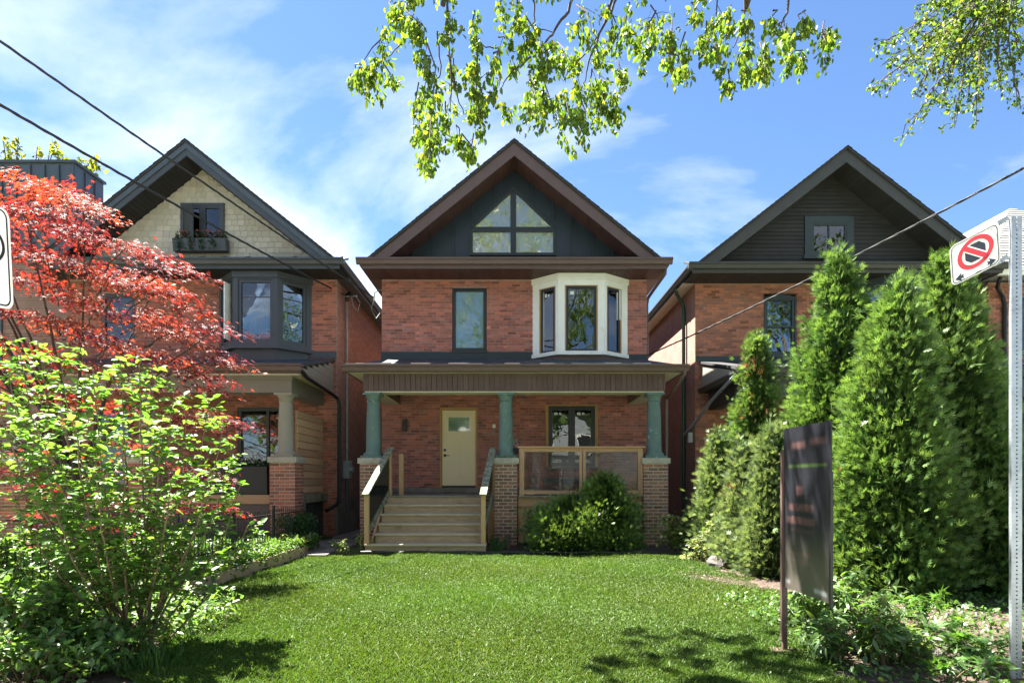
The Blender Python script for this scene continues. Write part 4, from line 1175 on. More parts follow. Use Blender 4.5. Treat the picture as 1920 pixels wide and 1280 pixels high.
A = [(C4 - hw4 - e, W4 - .6, 6.98), (C4 + hw4 + e, W4 - .6, 6.98), (C4 + hw4 + e, W4 + 11.4, 6.98), (C4 - hw4 - e, W4 + 11.4, 6.98), (C4, W4 + 3.6, 10.6), (C4, W4 + 7.2, 10.6)]
rf.faces(A, [(0,1,4),(1,2,5,4),(2,3,5),(3,0,4,5),(0,3,2,1)])
rfo = rf.build('roof', M['pale_shingle'], H4)
rw = MB()
for k in range(26):                                       # shingle courses on the slope towards the street
    t0, t1 = k / 26, (k + 1) / 26
    P = [Vector(A[0]).lerp(Vector(A[4]), t) for t in (t0, t1)]; Q = [Vector(A[1]).lerp(Vector(A[4]), t) for t in (t0, t1)]
    up = Vector((0, -.02, .025))
    rw.faces([P[0] + up, Q[0] + up, Q[1] + up * .1, P[1] + up * .1, P[0], Q[0]], [(0,1,2,3),(0,4,5,1)])
    P = [Vector(A[0]).lerp(Vector(A[4]), t) for t in (t0, t1)]; Q = [Vector(A[3]).lerp(Vector(A[5]), t) for t in (t0, t1)]
    up = Vector((-.02, 0, .025))
    rw.faces([P[0] + up, Q[0] + up, Q[1] + up * .1, P[1] + up * .1, P[0], Q[0]], [(0,1,2,3),(0,4,5,1)])
tag(rw.build('shingle_courses', M['pale_shingle'], rfo), kind='stuff')
gutter_x('front_gutter', M['white_trim'], H4, C4 - hw4 - .5, C4 + hw4 + .5, W4 - .602, 7.0)
gutter_y('side_gutter', M['white_trim'], H4, W4 - .7, W4 + 11.4, C4 - hw4 - e - .002, 7.0, -1)
porch_shed(H4, 13.0, 20.0, 13.2, W4, 4.05, 4.7, M['pale_shingle'])
gutter_x('porch_gutter', M['char_trim'], H4, 12.95, 20, 13.19, 4.05)
boxo('porch_beam', M['taupe'], H4, 13.1, 20, 13.4, 13.7, 3.4, 3.95)
boxo('porch_floor', M['wood_floor'], H4, 13.0, 20, 13.3, W4 - .002, .9, 1.1)
for cx_ in (13.4, 16.5):
    pier(H4, cx_, 13.35, .55, .5, 0, 3.26, M['brick_pier'], M['mortar_pale'], M['stone_cap'], 77, singles=False)
rl = boxo('porch_railing', M['wood_x'], H4, 12.6, 18, 13.10, 13.2, 2.05, 2.10)
x = 12.62
while x < 15.5:
    boxo('baluster', M['wood'], rl, x, x + .05, 13.12, 13.17, 1.12, 2.049); x += .12
boxo('lower_rail', M['wood_x'], rl, 12.6, 18, 13.11, 13.19, 1.04, 1.119)
q = MB(); q.tube([(12.9, 15.3, 6.85), (13.0, 15.5, 6.65), (13.35, 15.74, 6.5), (13.4, 15.74, 6.3), (13.4, 15.74, 4.6)], .05, 8); q.build('downpipe', M['black_metal'], H4, smooth=True)

# ------------------------------------------------------------------ far left house with metal-clad top storey
H5 = thing('metal_clad_house', 'far left house with dark blue seamed metal top storey above maple', 'house', (-16, 17, 0))
boxo('wall', M['side_left'], H5, -19.5, -12.55, 17.05, 27, 0, 8.0)
up5 = boxo('upper_storey', M['slate_metal'], H5, -19.5, -12.85, 17.0, 18.2, 8.0, 10.80)
x = -12.86
while x > -19.4:
    boxo('seam', M['slate_metal'], up5, x - .022, x, 16.955, 16.999, 8.0, 10.75); x -= .42
for y in (17.4, 17.8): boxo('seam', M['slate_metal'], up5, -12.849, -12.81, y, y + .022, 8.0, 10.75)
boxo('coping', M['slate'], up5, -19.55, -12.79, 16.94, 18.25, 10.801, 10.88)
boxo('rear_storey', M['brown'], H5, -19.5, -12.60, 18.3, 26, 8.0, 9.95)
boxo('rear_eave', M['slate'], H5, -19.6, -12.35, 18.26, 26.2, 9.951, 10.25)
q = MB(); q.box(-16.2, -15.0, 17.0, 17.04, 5.0, 6.6); q.build('window', M['slate'], H5)

# ================================================================== FOLIAGE TOOLS
def unit(a):
    return a / np.maximum(np.linalg.norm(a, axis=1, keepdims=True), 1e-9)

def tri_mesh(name, V, T, C, mt):
    me = bpy.data.meshes.new(name)
    nv, nf = len(V), len(T)
    me.vertices.add(nv); me.vertices.foreach_set('co', V.astype(np.float32).ravel())
    me.loops.add(nf * 3); me.loops.foreach_set('vertex_index', T.astype(np.int32).ravel())
    me.polygons.add(nf)
    me.polygons.foreach_set('loop_start', np.arange(0, nf * 3, 3, dtype=np.int32))
    me.polygons.foreach_set('loop_total', np.full(nf, 3, dtype=np.int32))
    me.update(calc_edges=True)
    a = me.color_attributes.new('Col', 'FLOAT_COLOR', 'POINT')
    a.data.foreach_set('color', np.concatenate([C, np.ones((nv, 1))], 1).astype(np.float32).ravel())
    me.materials.append(mt)
    return me

TEMPL = {
    'oval': (np.array([(0,0,0),(.28,-.42,.05),(.28,.42,.05),(.66,-.36,.02),(.66,.36,.02),(1,0,-.14),(.45,0,-.06)]),
             np.array([(0,1,6),(0,6,2),(1,3,6),(2,6,4),(3,5,6),(4,6,5)]), np.array([.85,1,1,1,1,.95,.92])),
    'lance': (np.array([(0,0,0),(.35,-.5,.05),(.35,.5,.05),(.75,-.3,-.05),(.75,.3,-.05),(1,0,-.25)]),
              np.array([(0,1,2),(1,3,2),(2,3,4),(3,5,4)]), np.array([.8,1,1,1,1,.9])),
    'quad': (np.array([(0,0,0),(.5,-.5,.04),(.5,.5,.04),(1,0,-.06)]), np.array([(0,1,2),(1,3,2)]), np.array([.9,1,1,1])),
}
def _maple():
    rim = []
    ang = [(-150,.22),(-100,.62),(-72,.25),(-45,.88),(-22,.30),(0,1.0),(22,.30),(45,.88),(72,.25),(100,.62),(150,.22)]
    V = [(.0,0,0)]
    for a, r in ang:
        V.append((math.cos(R(a)) * r * .75 + .1, math.sin(R(a)) * r * .75, -.22 * r * r))
    T = [(0, i, i + 1) for i in range(1, len(ang))]
    return np.array(V), np.array(T), np.array([.9] + [1.0] * len(ang))
TEMPL['maple'] = _maple()
def _spray():
    V = []; T = []; Sh = []
    for a0, a1, b1, w in ((0, 1, 0, .085), (.05, .52, .45, .085), (.05, .52, -.45, .085), (.25, .82, .38, .08), (.25, .82, -.38, .08)):
        i = len(V); d = np.array([a1 - a0, b1]); d = d / np.linalg.norm(d); n = np.array([-d[1], d[0]]) * w
        V.extend([(a0 + n[0], n[1], 0), (a0 - n[0], -n[1], 0), (a1, b1, -.06 * a1)])
        T.append((i, i + 1, i + 2)); Sh.extend([.7, .7, 1.2])
    return np.array(V), np.array(T), np.array(Sh)
TEMPL['spray'] = _spray()

def scatter_mesh(name, tmpl, P, D, N, L, W, C, mt):
    V, T, Sh = TEMPL[tmpl]
    D = unit(D); Sd = unit(np.cross(N, D)); N = np.cross(D, Sd)
    n = len(P); k = len(V)
    L = L[:, None, None]; W = W[:, None, None]
    X = P[:, None, :] + D[:, None, :] * V[None, :, 0:1] * L + Sd[:, None, :] * V[None, :, 1:2] * W + N[:, None, :] * V[None, :, 2:3] * L
    F_ = (T[None] + (np.arange(n) * k)[:, None, None]).reshape(-1, 3)
    Cc = (C[:, None, :] * Sh[None, :, None]).reshape(-1, 3)
    return tri_mesh(name, X.reshape(-1, 3), F_, Cc, mt)

def scatter(name, tmpl, P, D, N, L, W, C, mt, parent=None):
    o = bpy.data.objects.new(name, scatter_mesh(name, tmpl, P, D, N, L, W, C, mt))
    return link(o, parent)

def colours(rg, n, base, var=.18, hue=.08, alt=None, altp=.15):
    b = np.array(base)[None, :] * (1 + rg.normal(0, var, (n, 1))) * (1 + rg.normal(0, hue, (n, 3)))
    if alt is not None:
        k = rg.random(n) < altp
        b[k] = np.array(alt)[None, :] * (1 + rg.normal(0, var, (k.sum(), 1)))
    return np.clip(b, .004, .8)

M['leaf_green'] = leafmat('shrub_leaf', .50, .035, (1.2, 1.2, .5))
M['leaf_tree'] = leafmat('tree_leaf', .6, .03, (1.35, 1.25, .5))
M['leaf_red'] = leafmat('maple_leaf', .46, .05, (1.4, .85, .6), .6)
M['leaf_cedar'] = leafmat('cedar_spray', .38, .03, (1.15, 1.1, .6), .5)
M['leaf_yew'] = leafmat('yew_needle', .3, .05, (1.15, 1.1, .6), .45)
M['grass'] = leafmat('grass_blade', .40, .02, (1.05, 1.1, .45), .5)
M['petal'] = leafmat('petal', .4, .02, (1, 1, 1), .5)

# ================================================================== GRASS
rg = np.random.default_rng(1)
n = 340000
u = rg.random(n); ymin, ymax = 3.9, 11.75
gy = ymin * (ymax / ymin) ** u                          # denser near the viewer
xl = np.array([lawn_left(v) for v in gy[:1]])
LL = np.where(gy > 7.2, -4.02, -4.02 + (7.2 - gy) * .42)
RR = np.where(gy > 10.5, 3.35 - (gy - 10.5) * .12, np.where(gy > 7, 3.55 - (gy - 7) * .05, 3.55 - (7 - gy) * .42))
wob = .10 * np.sin(gy * 5.1) + .06 * np.sin(gy * 13.7)
tt = rg.random(n)
gx = (LL - .06 + wob) * (1 - tt) + (RR + .10 + wob) * tt
gz = .012 + .02 * np.sin(gx * 1.3 + .4) * np.sin(gy * .9) + .012 * np.sin(gx * 3.1 + gy * 2.3)
patch = np.sin(gx * 2.1 + 1.2 * np.sin(gy * 1.7)) * np.sin(gy * 2.6 + 1.1 * np.sin(gx * 1.9)) + .5 * np.sin(gx * 6.3 + gy * 4.1)
hgt = (.024 + .018 * rg.random(n)) * (1 + .10 * patch) * np.where(rg.random(n) < .02, 1.7, 1.0)
lean = rg.normal(0, .45, (n, 2)); wd = (.0023 + .0022 * rg.random(n)) * (1 + .09 * gy)
ang = rg.random(n) * 6.283
base = np.stack([gx, gy, gz - .01], 1)
sd = np.stack([np.cos(ang), np.sin(ang), 0 * ang], 1) * wd[:, None]
mid = base + np.stack([lean[:, 0] * hgt * .35, lean[:, 1] * hgt * .35, hgt * .62], 1)
tip = base + np.stack([lean[:, 0] * hgt * 1.15, lean[:, 1] * hgt * 1.15, hgt * 1.05], 1)
Vg = np.stack([base - sd, base + sd, mid - sd * .8, mid + sd * .8, tip], 1)
Tg = np.array([(0, 1, 3), (0, 3, 2), (2, 3, 4)])
cg = colours(rg, n, (.066, .113, .016), .20, .07, (.16, .19, .05), .025) * (1 + .07 * patch + .13 * np.sin(gx * .9 + .7 * gy) * np.sin(gy * 1.3 - .4 * gx + 1))[:, None]  # broad tonal waves stand for soft dappled shade on the grass
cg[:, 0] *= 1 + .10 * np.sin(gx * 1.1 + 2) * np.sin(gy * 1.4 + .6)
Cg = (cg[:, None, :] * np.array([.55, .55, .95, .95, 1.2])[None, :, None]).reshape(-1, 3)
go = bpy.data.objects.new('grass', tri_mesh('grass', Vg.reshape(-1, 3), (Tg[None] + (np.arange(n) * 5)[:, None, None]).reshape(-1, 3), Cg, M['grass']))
link(go); tag(go, 'short bright green mown grass covering the front lawn', 'grass', kind='stuff')

# rough grass of the neighbour's lawn behind the cedars
def rough_grass(name, label, x0, x1, y0, y1, n, h, sd_, col, zf=0.0):
    rg = np.random.default_rng(sd_)
    P = np.stack([rg.uniform(x0, x1, n), rg.uniform(y0, y1, n), np.full(n, zf - .01)], 1)
    D = np.stack([rg.normal(0, .4, n), rg.normal(0, .4, n), np.ones(n)], 1)
    N = rg.normal(0, 1, (n, 3))
    o = scatter(name, 'lance', P, D, N, h * rg.uniform(.6, 1.3, n), np.full(n, .010), colours(rg, n, col), M['grass'])
    return tag(o, label, 'grass', kind='stuff')
rough_grass('neighbour_grass', 'sunlit rough grass of the neighbouring yard beyond the cedars', 5.6, 12.5, 6.0, 12.8, 16000, .07, 5, (.07, .13, .02))
rough_grass('neighbour_grass', 'shaded grass of the left neighbour yard behind iron fence', -11.5, -5.0, 6.5, 12.9, 12000, .07, 6, (.045, .10, .018), .0)  # shade of this yard is put into a darker blade colour

# ================================================================== TREES
def limb(m, pts, r0, r1, n=7, wig=.0, seed=0):
    rgp = random.Random(seed); pts = [Vector(p) for p in pts]
    out = []; K = 5
    for i in range(len(pts) - 1):
        p0 = pts[max(i - 1, 0)]; p1 = pts[i]; p2 = pts[i + 1]; p3 = pts[min(i + 2, len(pts) - 1)]
        for k in range(K):
            t = k / K
            q = .5 * ((2*p1) + (p2 - p0)*t + (2*p0 - 5*p1 + 4*p2 - p3)*t*t + (3*p1 - p0 - 3*p2 + p3)*t**3)
            out.append(q + Vector((rgp.uniform(-wig, wig), rgp.uniform(-wig, wig), rgp.uniform(-wig, wig))))
    out.append(pts[-1])
    L = len(out)
    m.tube(out, [r0 + (r1 - r0) * (i / (L - 1)) ** .8 for i in range(L)], n)

def W3d(px, py, y): return Vector((PX(px, y), y, PZ(py, y)))

# --- Japanese maple ---
mp_ = thing('maple_tree', 'red-leaved Japanese maple in front of the left house', 'tree', (-7.4, 9.7, 0))
rg = np.random.default_rng(21); pr_ = random.Random(21)
outline = [(-330, 420), (-150, 350), (0, 352), (85, 335), (200, 352), (255, 395), (225, 425), (262, 445), (330, 455), (410, 500), (385, 545), (470, 650), (478, 668), (432, 725),
           (360, 715), (340, 740), (508, 776), (495, 800), (390, 800), (465, 885), (440, 905), (465, 945), (340, 960), (250, 1010), (-330, 1040)]
def inside(x, y, P):
    r = False; n = len(P)
    for i in range(n):
        a, b = P[i], P[(i + 1) % n]
        if (a[1] > y) != (b[1] > y) and x < (b[0] - a[0]) * (y - a[1]) / (b[1] - a[1]) + a[0]: r = not r
    return r
pads = []
while len(pads) < 340:
    px_, py_ = pr_.uniform(-330, 510), pr_.uniform(335, 1040)
    if not inside(px_, py_, outline): continue
    if py_ > 720 and pr_.random() < .6: continue
    if px_ > 330 and py_ > 740: continue
    py_ = round((py_ - .28 * px_) / 62) * 62 + .28 * px_ + pr_.gauss(0, 9)      # leaves lie in drooping tiers
    pads.append((px_, py_, pr_.uniform(8.4, 10.9)))
edge_pads = [(95, 345, 9.6), (150, 350, 9.4), (195, 365, 9.3), (235, 392, 9.2), (30, 362, 9.7), (-40, 365, 9.8), (60, 380, 9.3), (130, 385, 9.1), (240, 440, 9.0), (300, 460, 9.2), (350, 475, 9.3), (395, 500, 9.2), (375, 540, 9.0),
             (410, 570, 9.1), (440, 600, 9.0), (420, 640, 8.9), (455, 655, 9.0), (465, 668, 8.8), (420, 690, 8.8), (435, 715, 8.8), (300, 520, 8.6), (330, 570, 8.6), (370, 610, 8.6),
             (440, 770, 9.6), (480, 778, 9.6), (420, 785, 9.5), (395, 775, 9.5), (440, 880, 9.8), (415, 870, 9.8), (430, 935, 9.8), (455, 940, 9.8), (380, 930, 9.7), (360, 860, 9.7)]
pads += edge_pads * 2
pads = [(a_ - (45 if a_ > 150 else 20), b_ + 12, c_) for a_, b_, c_ in pads]
trunk = Vector((-7.4, 9.7, 0))
Ps, Ds, Ns, Ls, Cs = [], [], [], [], []
centres = []
for i, (px_, py_, yy) in enumerate(pads):
    c = W3d(px_, py_, yy); centres.append(c)
    o_ = Vector((c.x - trunk.x, c.y - trunk.y, 0)); o_ = o_.normalized() if o_.length > .1 else Vector((1, 0, 0))
    o_ = (o_ + Vector((pr_.uniform(-.5, .5), pr_.uniform(-.5, .5), 0))).normalized()
    sdv = Vector((-o_.y, o_.x, 0)); k = pr_.randrange(44, 74)
    a = rg.normal(0, .24, k); b = rg.normal(0, .20, k); hgt_ = rg.normal(0, .035, k) - .28 * np.maximum(a, 0) ** 1.3 - .25 * (b * b)
    ov, sv = np.array(o_), np.array(sdv)
    Ps.append(np.array(c)[None] + ov[None] * a[:, None] + sv[None] * b[:, None] + np.stack([0 * a, 0 * a, hgt_], 1))
    d = ov[None] * (1 + rg.normal(0, .35, (k, 1))) + sv[None] * (b[:, None] * 2.2 + rg.normal(0, .45, (k, 1))) + np.array([0, 0, -.42])[None] + rg.normal(0, .18, (k, 3))
    Ds.append(d); Ns.append(np.array([0, 0, 1.0])[None] + rg.normal(0, .33, (k, 3)) + ov[None] * .25)
    Ls.append(rg.uniform(.065, .105, k))
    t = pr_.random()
    base = (.255, .044, .029) if t < (.5 if py_ < 600 else .3) else ((.14, .023, .031) if t < .8 else (.32, .08, .034))  # dark purple leaves, commoner low in the crown, stand for its shade
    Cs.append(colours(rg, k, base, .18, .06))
P_ = np.concatenate(Ps); L_ = np.concatenate(Ls)
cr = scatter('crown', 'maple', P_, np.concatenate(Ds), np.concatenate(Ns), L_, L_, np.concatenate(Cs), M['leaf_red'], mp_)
tm = MB()
limb(tm, [trunk - Vector((0, 0, .05)), (-7.35, 9.68, .7), (-7.2, 9.6, 1.3)], .13, .10, 9, .01, 1)
forks = [(-7.2, 9.6, 1.3)]
for k in range(26):
    c = centres[(k * 37) % len(centres)]
    b0 = Vector((-7.2, 9.6, 1.2 + .05 * (k % 5)))
    midp = b0.lerp(c, .5) + Vector((0, 0, .45))
    limb(tm, [b0, b0.lerp(c, .25) + Vector((0, 0, .4)), midp, c], .045, .008, 6, .02, k)
for k in range(0, len(centres), 3):
    c = centres[k]; b0 = Vector((trunk.x, trunk.y, c.z - .3)).lerp(c, .55); b0.z = c.z - .25
    limb(tm, [b0, b0.lerp(c, .5) + Vector((0, 0, .10)), c], .012, .004, 4, .02, k)
tm.build('trunk', M['bark_thin'], mp_, smooth=True)

# --- street tree whose twigs hang over the view ---
def strand_leaves(strands, rg, size, mt, base, parent, tmpl='oval', dens=1.0, droop=1.0, dep=(6.0, 8.0), asp=.62, name='crown', extra=None):
    Ps, Ds, Ns, Ls, Cs = [], [], [], [], []
    tw = MB()
    for i, (ax, ay, bx_, by_, w_) in enumerate(strands):
        y0 = rg.uniform(*dep); y1 = y0 + rg.uniform(-.5, .5)
        A, B = W3d(ax, ay, y0), W3d(bx_, by_, y1)
        wr = w_ / F * y0; Lg = (B - A).length
        nsub = max(2, int(Lg / .16) + int(wr / .05))
        for k in range(nsub):                            # short twigs off the strand, leaves hang from them
            t = (k + rg.random()) / nsub
            p0 = A.lerp(B, t); off = rg.normal(0, .55, 3) * wr
            p1 = p0 + Vector(off) + Vector((0, 0, -.10 * droop))
            tw.tube([p0, p0.lerp(p1, .5) + Vector((0, 0, .02)), p1], [.004, .003, .002], 4, False)
            q = int(rg.integers(7, 13) * dens)
            tt = rg.uniform(.25, 1.1, q)
            P = np.array(p0)[None] + (np.array(p1) - np.array(p0))[None] * tt[:, None] + rg.normal(0, .035, (q, 3)) + np.array([0, 0, -.03 * droop])
            Ps.append(P)
            Ds.append(np.array([0, 0, -droop])[None] + rg.normal(0, .42, (q, 3)) + np.array(off)[None] * .8)
            Ns.append(rg.normal(0, 1, (q, 3)) + np.array([0, -.5, .3]))
            Ls.append(rg.uniform(.7, 1.25, q) * size)
            Cs.append(colours(rg, q, base, .20, .06, (base[0] * 1.9, base[1] * 1.3, base[2]), .12))
        mid_ = A.lerp(B, .5) + Vector((rg.normal(0, .04), rg.normal(0, .04), .03))
        tw.tube([A, mid_, B], [.010, .007, .003], 5, False)
    if extra: extra(tw)
    P = np.concatenate(Ps); L_ = np.concatenate(Ls)
    o = scatter(name, tmpl, P, np.concatenate(Ds), np.concatenate(Ns), L_, L_ * asp, np.concatenate(Cs), mt, parent)
    return o, tw

rg = np.random.default_rng(33)
S1 = [(735, 55, 672, 130, 25), (700, 110, 690, 150, 28), (675, 120, 668, 140, 14), (720, 120, 745, 155, 20), (760, 5, 800, 55, 40), (755, 20, 770, 45, 25), (840, -10, 828, 80, 28), (735, 0, 738, 20, 12),
      (800, 80, 812, 180, 30), (785, 155, 775, 270, 25), (810, 180, 805, 290, 34), (835, 190, 845, 260, 26), (790, 230, 815, 300, 28), (850, 110, 840, 200, 18),
      (890, 20, 895, 110, 26), (895, 90, 890, 200, 30), (875, 120, 905, 215, 24), (935, 70, 955, 75, 16), (940, 0, 935, 20, 14), (925, 100, 935, 110, 14), (900, 160, 895, 235, 18), (940, 195, 950, 205, 18),
      (865, 250, 885, 295, 20), (888, 250, 880, 292, 18), (855, 235, 862, 265, 16), (930, 155, 935, 165, 12),
      (970, 0, 975, 50, 26), (985, 30, 1000, 95, 28), (1010, 60, 1030, 115, 26), (1045, 80, 1060, 115, 22), (960, 110, 955, 120, 14), (1000, 130, 1000, 150, 14),
      (995, 150, 1000, 205, 18), (1020, 170, 1012, 215, 16), (1015, 140, 1045, 225, 30), (1055, 170, 1070, 225, 26), (1090, 190, 1085, 225, 22), (1115, 165, 1120, 225, 20), (1150, 180, 1150, 225, 18), (1130, 175, 1155, 200, 16),
      (1085, 105, 1080, 165, 24), (1120, 90, 1125, 160, 22), (1160, 115, 1165, 145, 16), (1110, 130, 1100, 170, 20),
      (1080, 10, 1110, 60, 22), (1140, 10, 1160, 90, 26), (1180, 5, 1190, 80, 28), (1220, 10, 1240, 60, 26), (1260, 40, 1240, 110, 22), (1285, 60, 1270, 130, 18), (1200, 80, 1195, 110, 16), (1250, 100, 1280, 130, 16), (1230, 20, 1210, 90, 22),
      (1345, 0, 1340, 60, 26), (1370, 10, 1360, 75, 22), (1325, 40, 1330, 95, 20), (1310, 70, 1345, 90, 16), (1300, 5, 1310, 20, 14),
      (1405, 50, 1400, 100, 18), (1350, 105, 1345, 130, 18), (1365, 130, 1370, 158, 18), (1395, 120, 1400, 140, 14), (1425, 80, 1435, 130, 16), (1440, 95, 1430, 128, 14), (1470, 40, 1480, 65, 14), (1505, 95, 1480, 115, 16),
      (1510, 20, 1500, 40, 14), (1545, 40, 1548, 78, 13), (1560, 50, 1555, 60, 9), (1390, 20, 1410, 30, 14), (1450, 20, 1440, 40, 10)]
rs_ = random.Random(77)
for k in range(46):                                     # the same boughs go on above the picture's upper edge
    ax_, ay_ = rs_.uniform(720, 1540), rs_.uniform(-270, -75)
    S1.append((ax_, ay_, ax_ + rs_.uniform(-25, 25), ay_ + rs_.uniform(20, 70), rs_.uniform(16, 30)))
T1 = thing('street_tree', 'leafy boughs of a street tree hanging over the middle gable', 'tree', (1.6, -1.6, 0))
def br1(m):
    for k, pl in enumerate([[(1090, -60), (1070, 10), (1040, 55), (1010, 95), (960, 135), (940, 165)], [(1180, -60), (1150, 10), (1120, 70), (1060, 145)], [(845, -60), (838, 30), (843, 110), (845, 210)],
                            [(1160, -30), (1125, 65), (1100, 130), (1095, 170)], [(1400, -60), (1395, 20), (1375, 90)], [(1480, -40), (1475, 25), (1455, 60)], [(770, 60), (745, 90), (715, 115)],
                            [(940, 90), (905, 85), (890, 75)], [(840, 100), (850, 150), (870, 215)], [(1000, 0), (1005, 50), (1040, 60)], [(820, 60), (825, 140), (808, 150)]]):
        pts = [W3d(a, b, 6.6 + .3 * (k % 4)) for a, b in pl]
        limb(m, pts, .022 if k < 6 else .012, .005, 6, .015, k)
    main = [(1.6, -1.6, -.1), (1.62, -1.55, 2.2), (1.55, -1.3, 4.2)]
    limb(m, main, .34, .24, 12, .01, 3)
    for k, e in enumerate([(0.8, 6.6, 7.05), (1.3, 6.7, 7.1), (-.8, 6.7, 7.0), (2.75, 6.8, 7.05), (-2.2, 3.0, 8.0), (4.5, 2.5, 8.2), (1.2, -5.5, 8.4), (1.6, -2.2, 14.5), (-2.0, -1.5, 13.0), (4.2, -2.5, 13.5)]):
        b0 = Vector((1.55, -1.3, 4.1)); e = Vector(e)
        limb(m, [b0, b0.lerp(e, .3) + Vector((0, 0, 1.1)), b0.lerp(e, .7) + Vector((0, 0, 1.0)), e], .13, .03, 8, .02, 50 + k)
# crown above and behind the picture's upper edge, which dapples the near lawn
def canopy(rg, n_cl, box, size, base, per=40):
    Ps, Ds, Ns, Ls, Cs = [], [], [], [], []
    for k in range(n_cl):
        c = np.array([rg.uniform(box[0], box[1]), rg.uniform(box[2], box[3]), rg.uniform(box[4], box[5])])
        q = per
        Ps.append(c[None] + rg.normal(0, .30, (q, 3))); Ds.append(np.array([0, 0, -.7])[None] + rg.normal(0, .6, (q, 3)))
        Ns.append(rg.normal(0, 1, (q, 3)) + np.array([0, 0, .5])); Ls.append(rg.uniform(.7, 1.3, q) * size); Cs.append(colours(rg, q, base))
    return [np.concatenate(a) for a in (Ps, Ds, Ns, Ls, Cs)]
c1, tw = strand_leaves(S1, rg, .076, M['leaf_tree'], (.115, .20, .030), T1, extra=br1, dens=2.6)
tw.build('trunk', M['bark_thin'], T1, smooth=True)
a = canopy(rg, 16, (-2.0, 4.2, 1.0, 8.0, 8.4, 11.0), .14, (.09, .15, .022))
b = canopy(rg, 80, (-3.5, 6.5, -6.5, 0.5, 6.5, 11.5), .16, (.11, .17, .024))
c = canopy(rg, 150, (-5.0, 6.5, -6.0, 1.5, 11.5, 17.0), .20, (.13, .18, .04), 46)
ab = [np.concatenate([p, q, r_]) for p, q, r_ in zip(a, b, c)]
scatter('upper_crown', 'quad', ab[0], ab[1], ab[2], ab[3], ab[3] * .65, ab[4], M['leaf_tree'], T1)

# --- finer-leaved tree at the upper right ---
T2 = thing('street_tree', 'fine-leaved boughs reaching in at the upper right corner', 'tree', (12.5, 6.5, 0))
rg = np.random.default_rng(44); S2 = []; roots = []
tips = [(1718, 20), (1642, 88), (1650, 125), (1636, 168), (1690, 118), (1675, 150), (1690, 262), (1735, 215), (1720, 180), (1790, 240), (1768, 200), (1830, 235), (1845, 170), (1880, 140), (1915, 205), (1890, 60), (1760, 90), (1710, 60), (1800, 130), (1850, 90), (1790, 40), (1745, 140), (1880, 180), (1920, 100), (1815, 190), (1860, 20), (1920, 30), (1760, 10)]
for (tx, ty) in tips:
    ox, oy = 1905 + (tx - 1800) * .12, -40
    for k in range(4):
        t0 = .28 + .18 * k; t1 = t0 + .18
        ln = lambda t: (ox + (tx - ox) * t - 26 * math.sin(t * 3.1) * (1 if tx > 1700 else -.3), oy + (ty - oy) * t ** 1.1)
        p, q = ln(t0), ln(t1)
        if t1 > .38: S2.append((p[0], p[1], q[0], q[1], 15))
    roots.append(((ox, oy), ln(.5), (tx, ty)))
def br2(m):
    for k, (a_, b_, c_) in enumerate(roots):
        limb(m, [W3d(*a_, 8.2), W3d(*b_, 8.2), W3d(*c_, 8.2)], .016, .003, 5, .012, k)
    limb(m, [(12.5, 6.5, -.1), (12.45, 6.5, 3), (12.2, 6.7, 5.2)], .30, .2, 12, .01, 1)
    for k, e in enumerate([W3d(1910, -60, 8.2), W3d(1990, 30, 8.2), (10.5, 6.0, 9.0), (14.0, 7.5, 9.0), (12.4, 4.0, 9.2)]):
        b0 = Vector((12.2, 6.7, 5.1)); e = Vector(e); limb(m, [b0, b0.lerp(e, .4) + Vector((0, 0, .9)), e], .10, .03, 8, .02, k)
c2, tw = strand_leaves(S2, rg, .058, M['leaf_tree'], (.085, .15, .028), T2, extra=br2, dens=1.1, droop=.45, dep=(7.6, 8.9), asp=.7)
tw.build('trunk', M['bark_thin'], T2, smooth=True)
a = canopy(rg, 120, (9.0, 15.0, 4.0, 9.5, 7.5, 11.5), .13, (.085, .14, .024))
scatter('upper_crown', 'quad', a[0], a[1], a[2], a[3], a[3] * .7, a[4], M['leaf_tree'], T2)

# --- sparse tree beyond the far left roof ---
T3 = thing('spring_tree', 'sparse yellow-green tree top above the far left metal roof', 'tree', (-21.5, 25, 0))
rg = np.random.default_rng(55)
S3 = [(5, 262, 20, 300, 14), (35, 258, 30, 300, 14), (95, 270, 110, 300, 10), (100, 268, 120, 302, 14), (70, 275, 78, 300, 8), (170, 300, 190, 318, 8), (150, 302, 175, 325, 7), (20, 290, 45, 305, 12), (-60, 240, -40, 300, 20), (-100, 250, -90, 300, 20)]
def br3(m):
    limb(m, [(-21.5, 25, -.1), (-21.4, 25, 5), (-21.6, 25, 10)], .3, .15, 8, .02, 1)
    for k, s_ in enumerate(S3): limb(m, [(-21.6, 25, 9.6), Vector((-21.6, 25, 9.6)).lerp(W3d(s_[2], s_[3], 25), .6) + Vector((0, 0, .5)), W3d(s_[0], s_[1], 25)], .06, .012, 5, .02, k)
c3, tw = strand_leaves(S3, rg, .20, M['leaf_tree'], (.13, .17, .03), T3, extra=br3, dens=.45, droop=.2, dep=(24.5, 25.5), asp=.7)
tw.build('trunk', M['bark_thin'], T3, smooth=True)

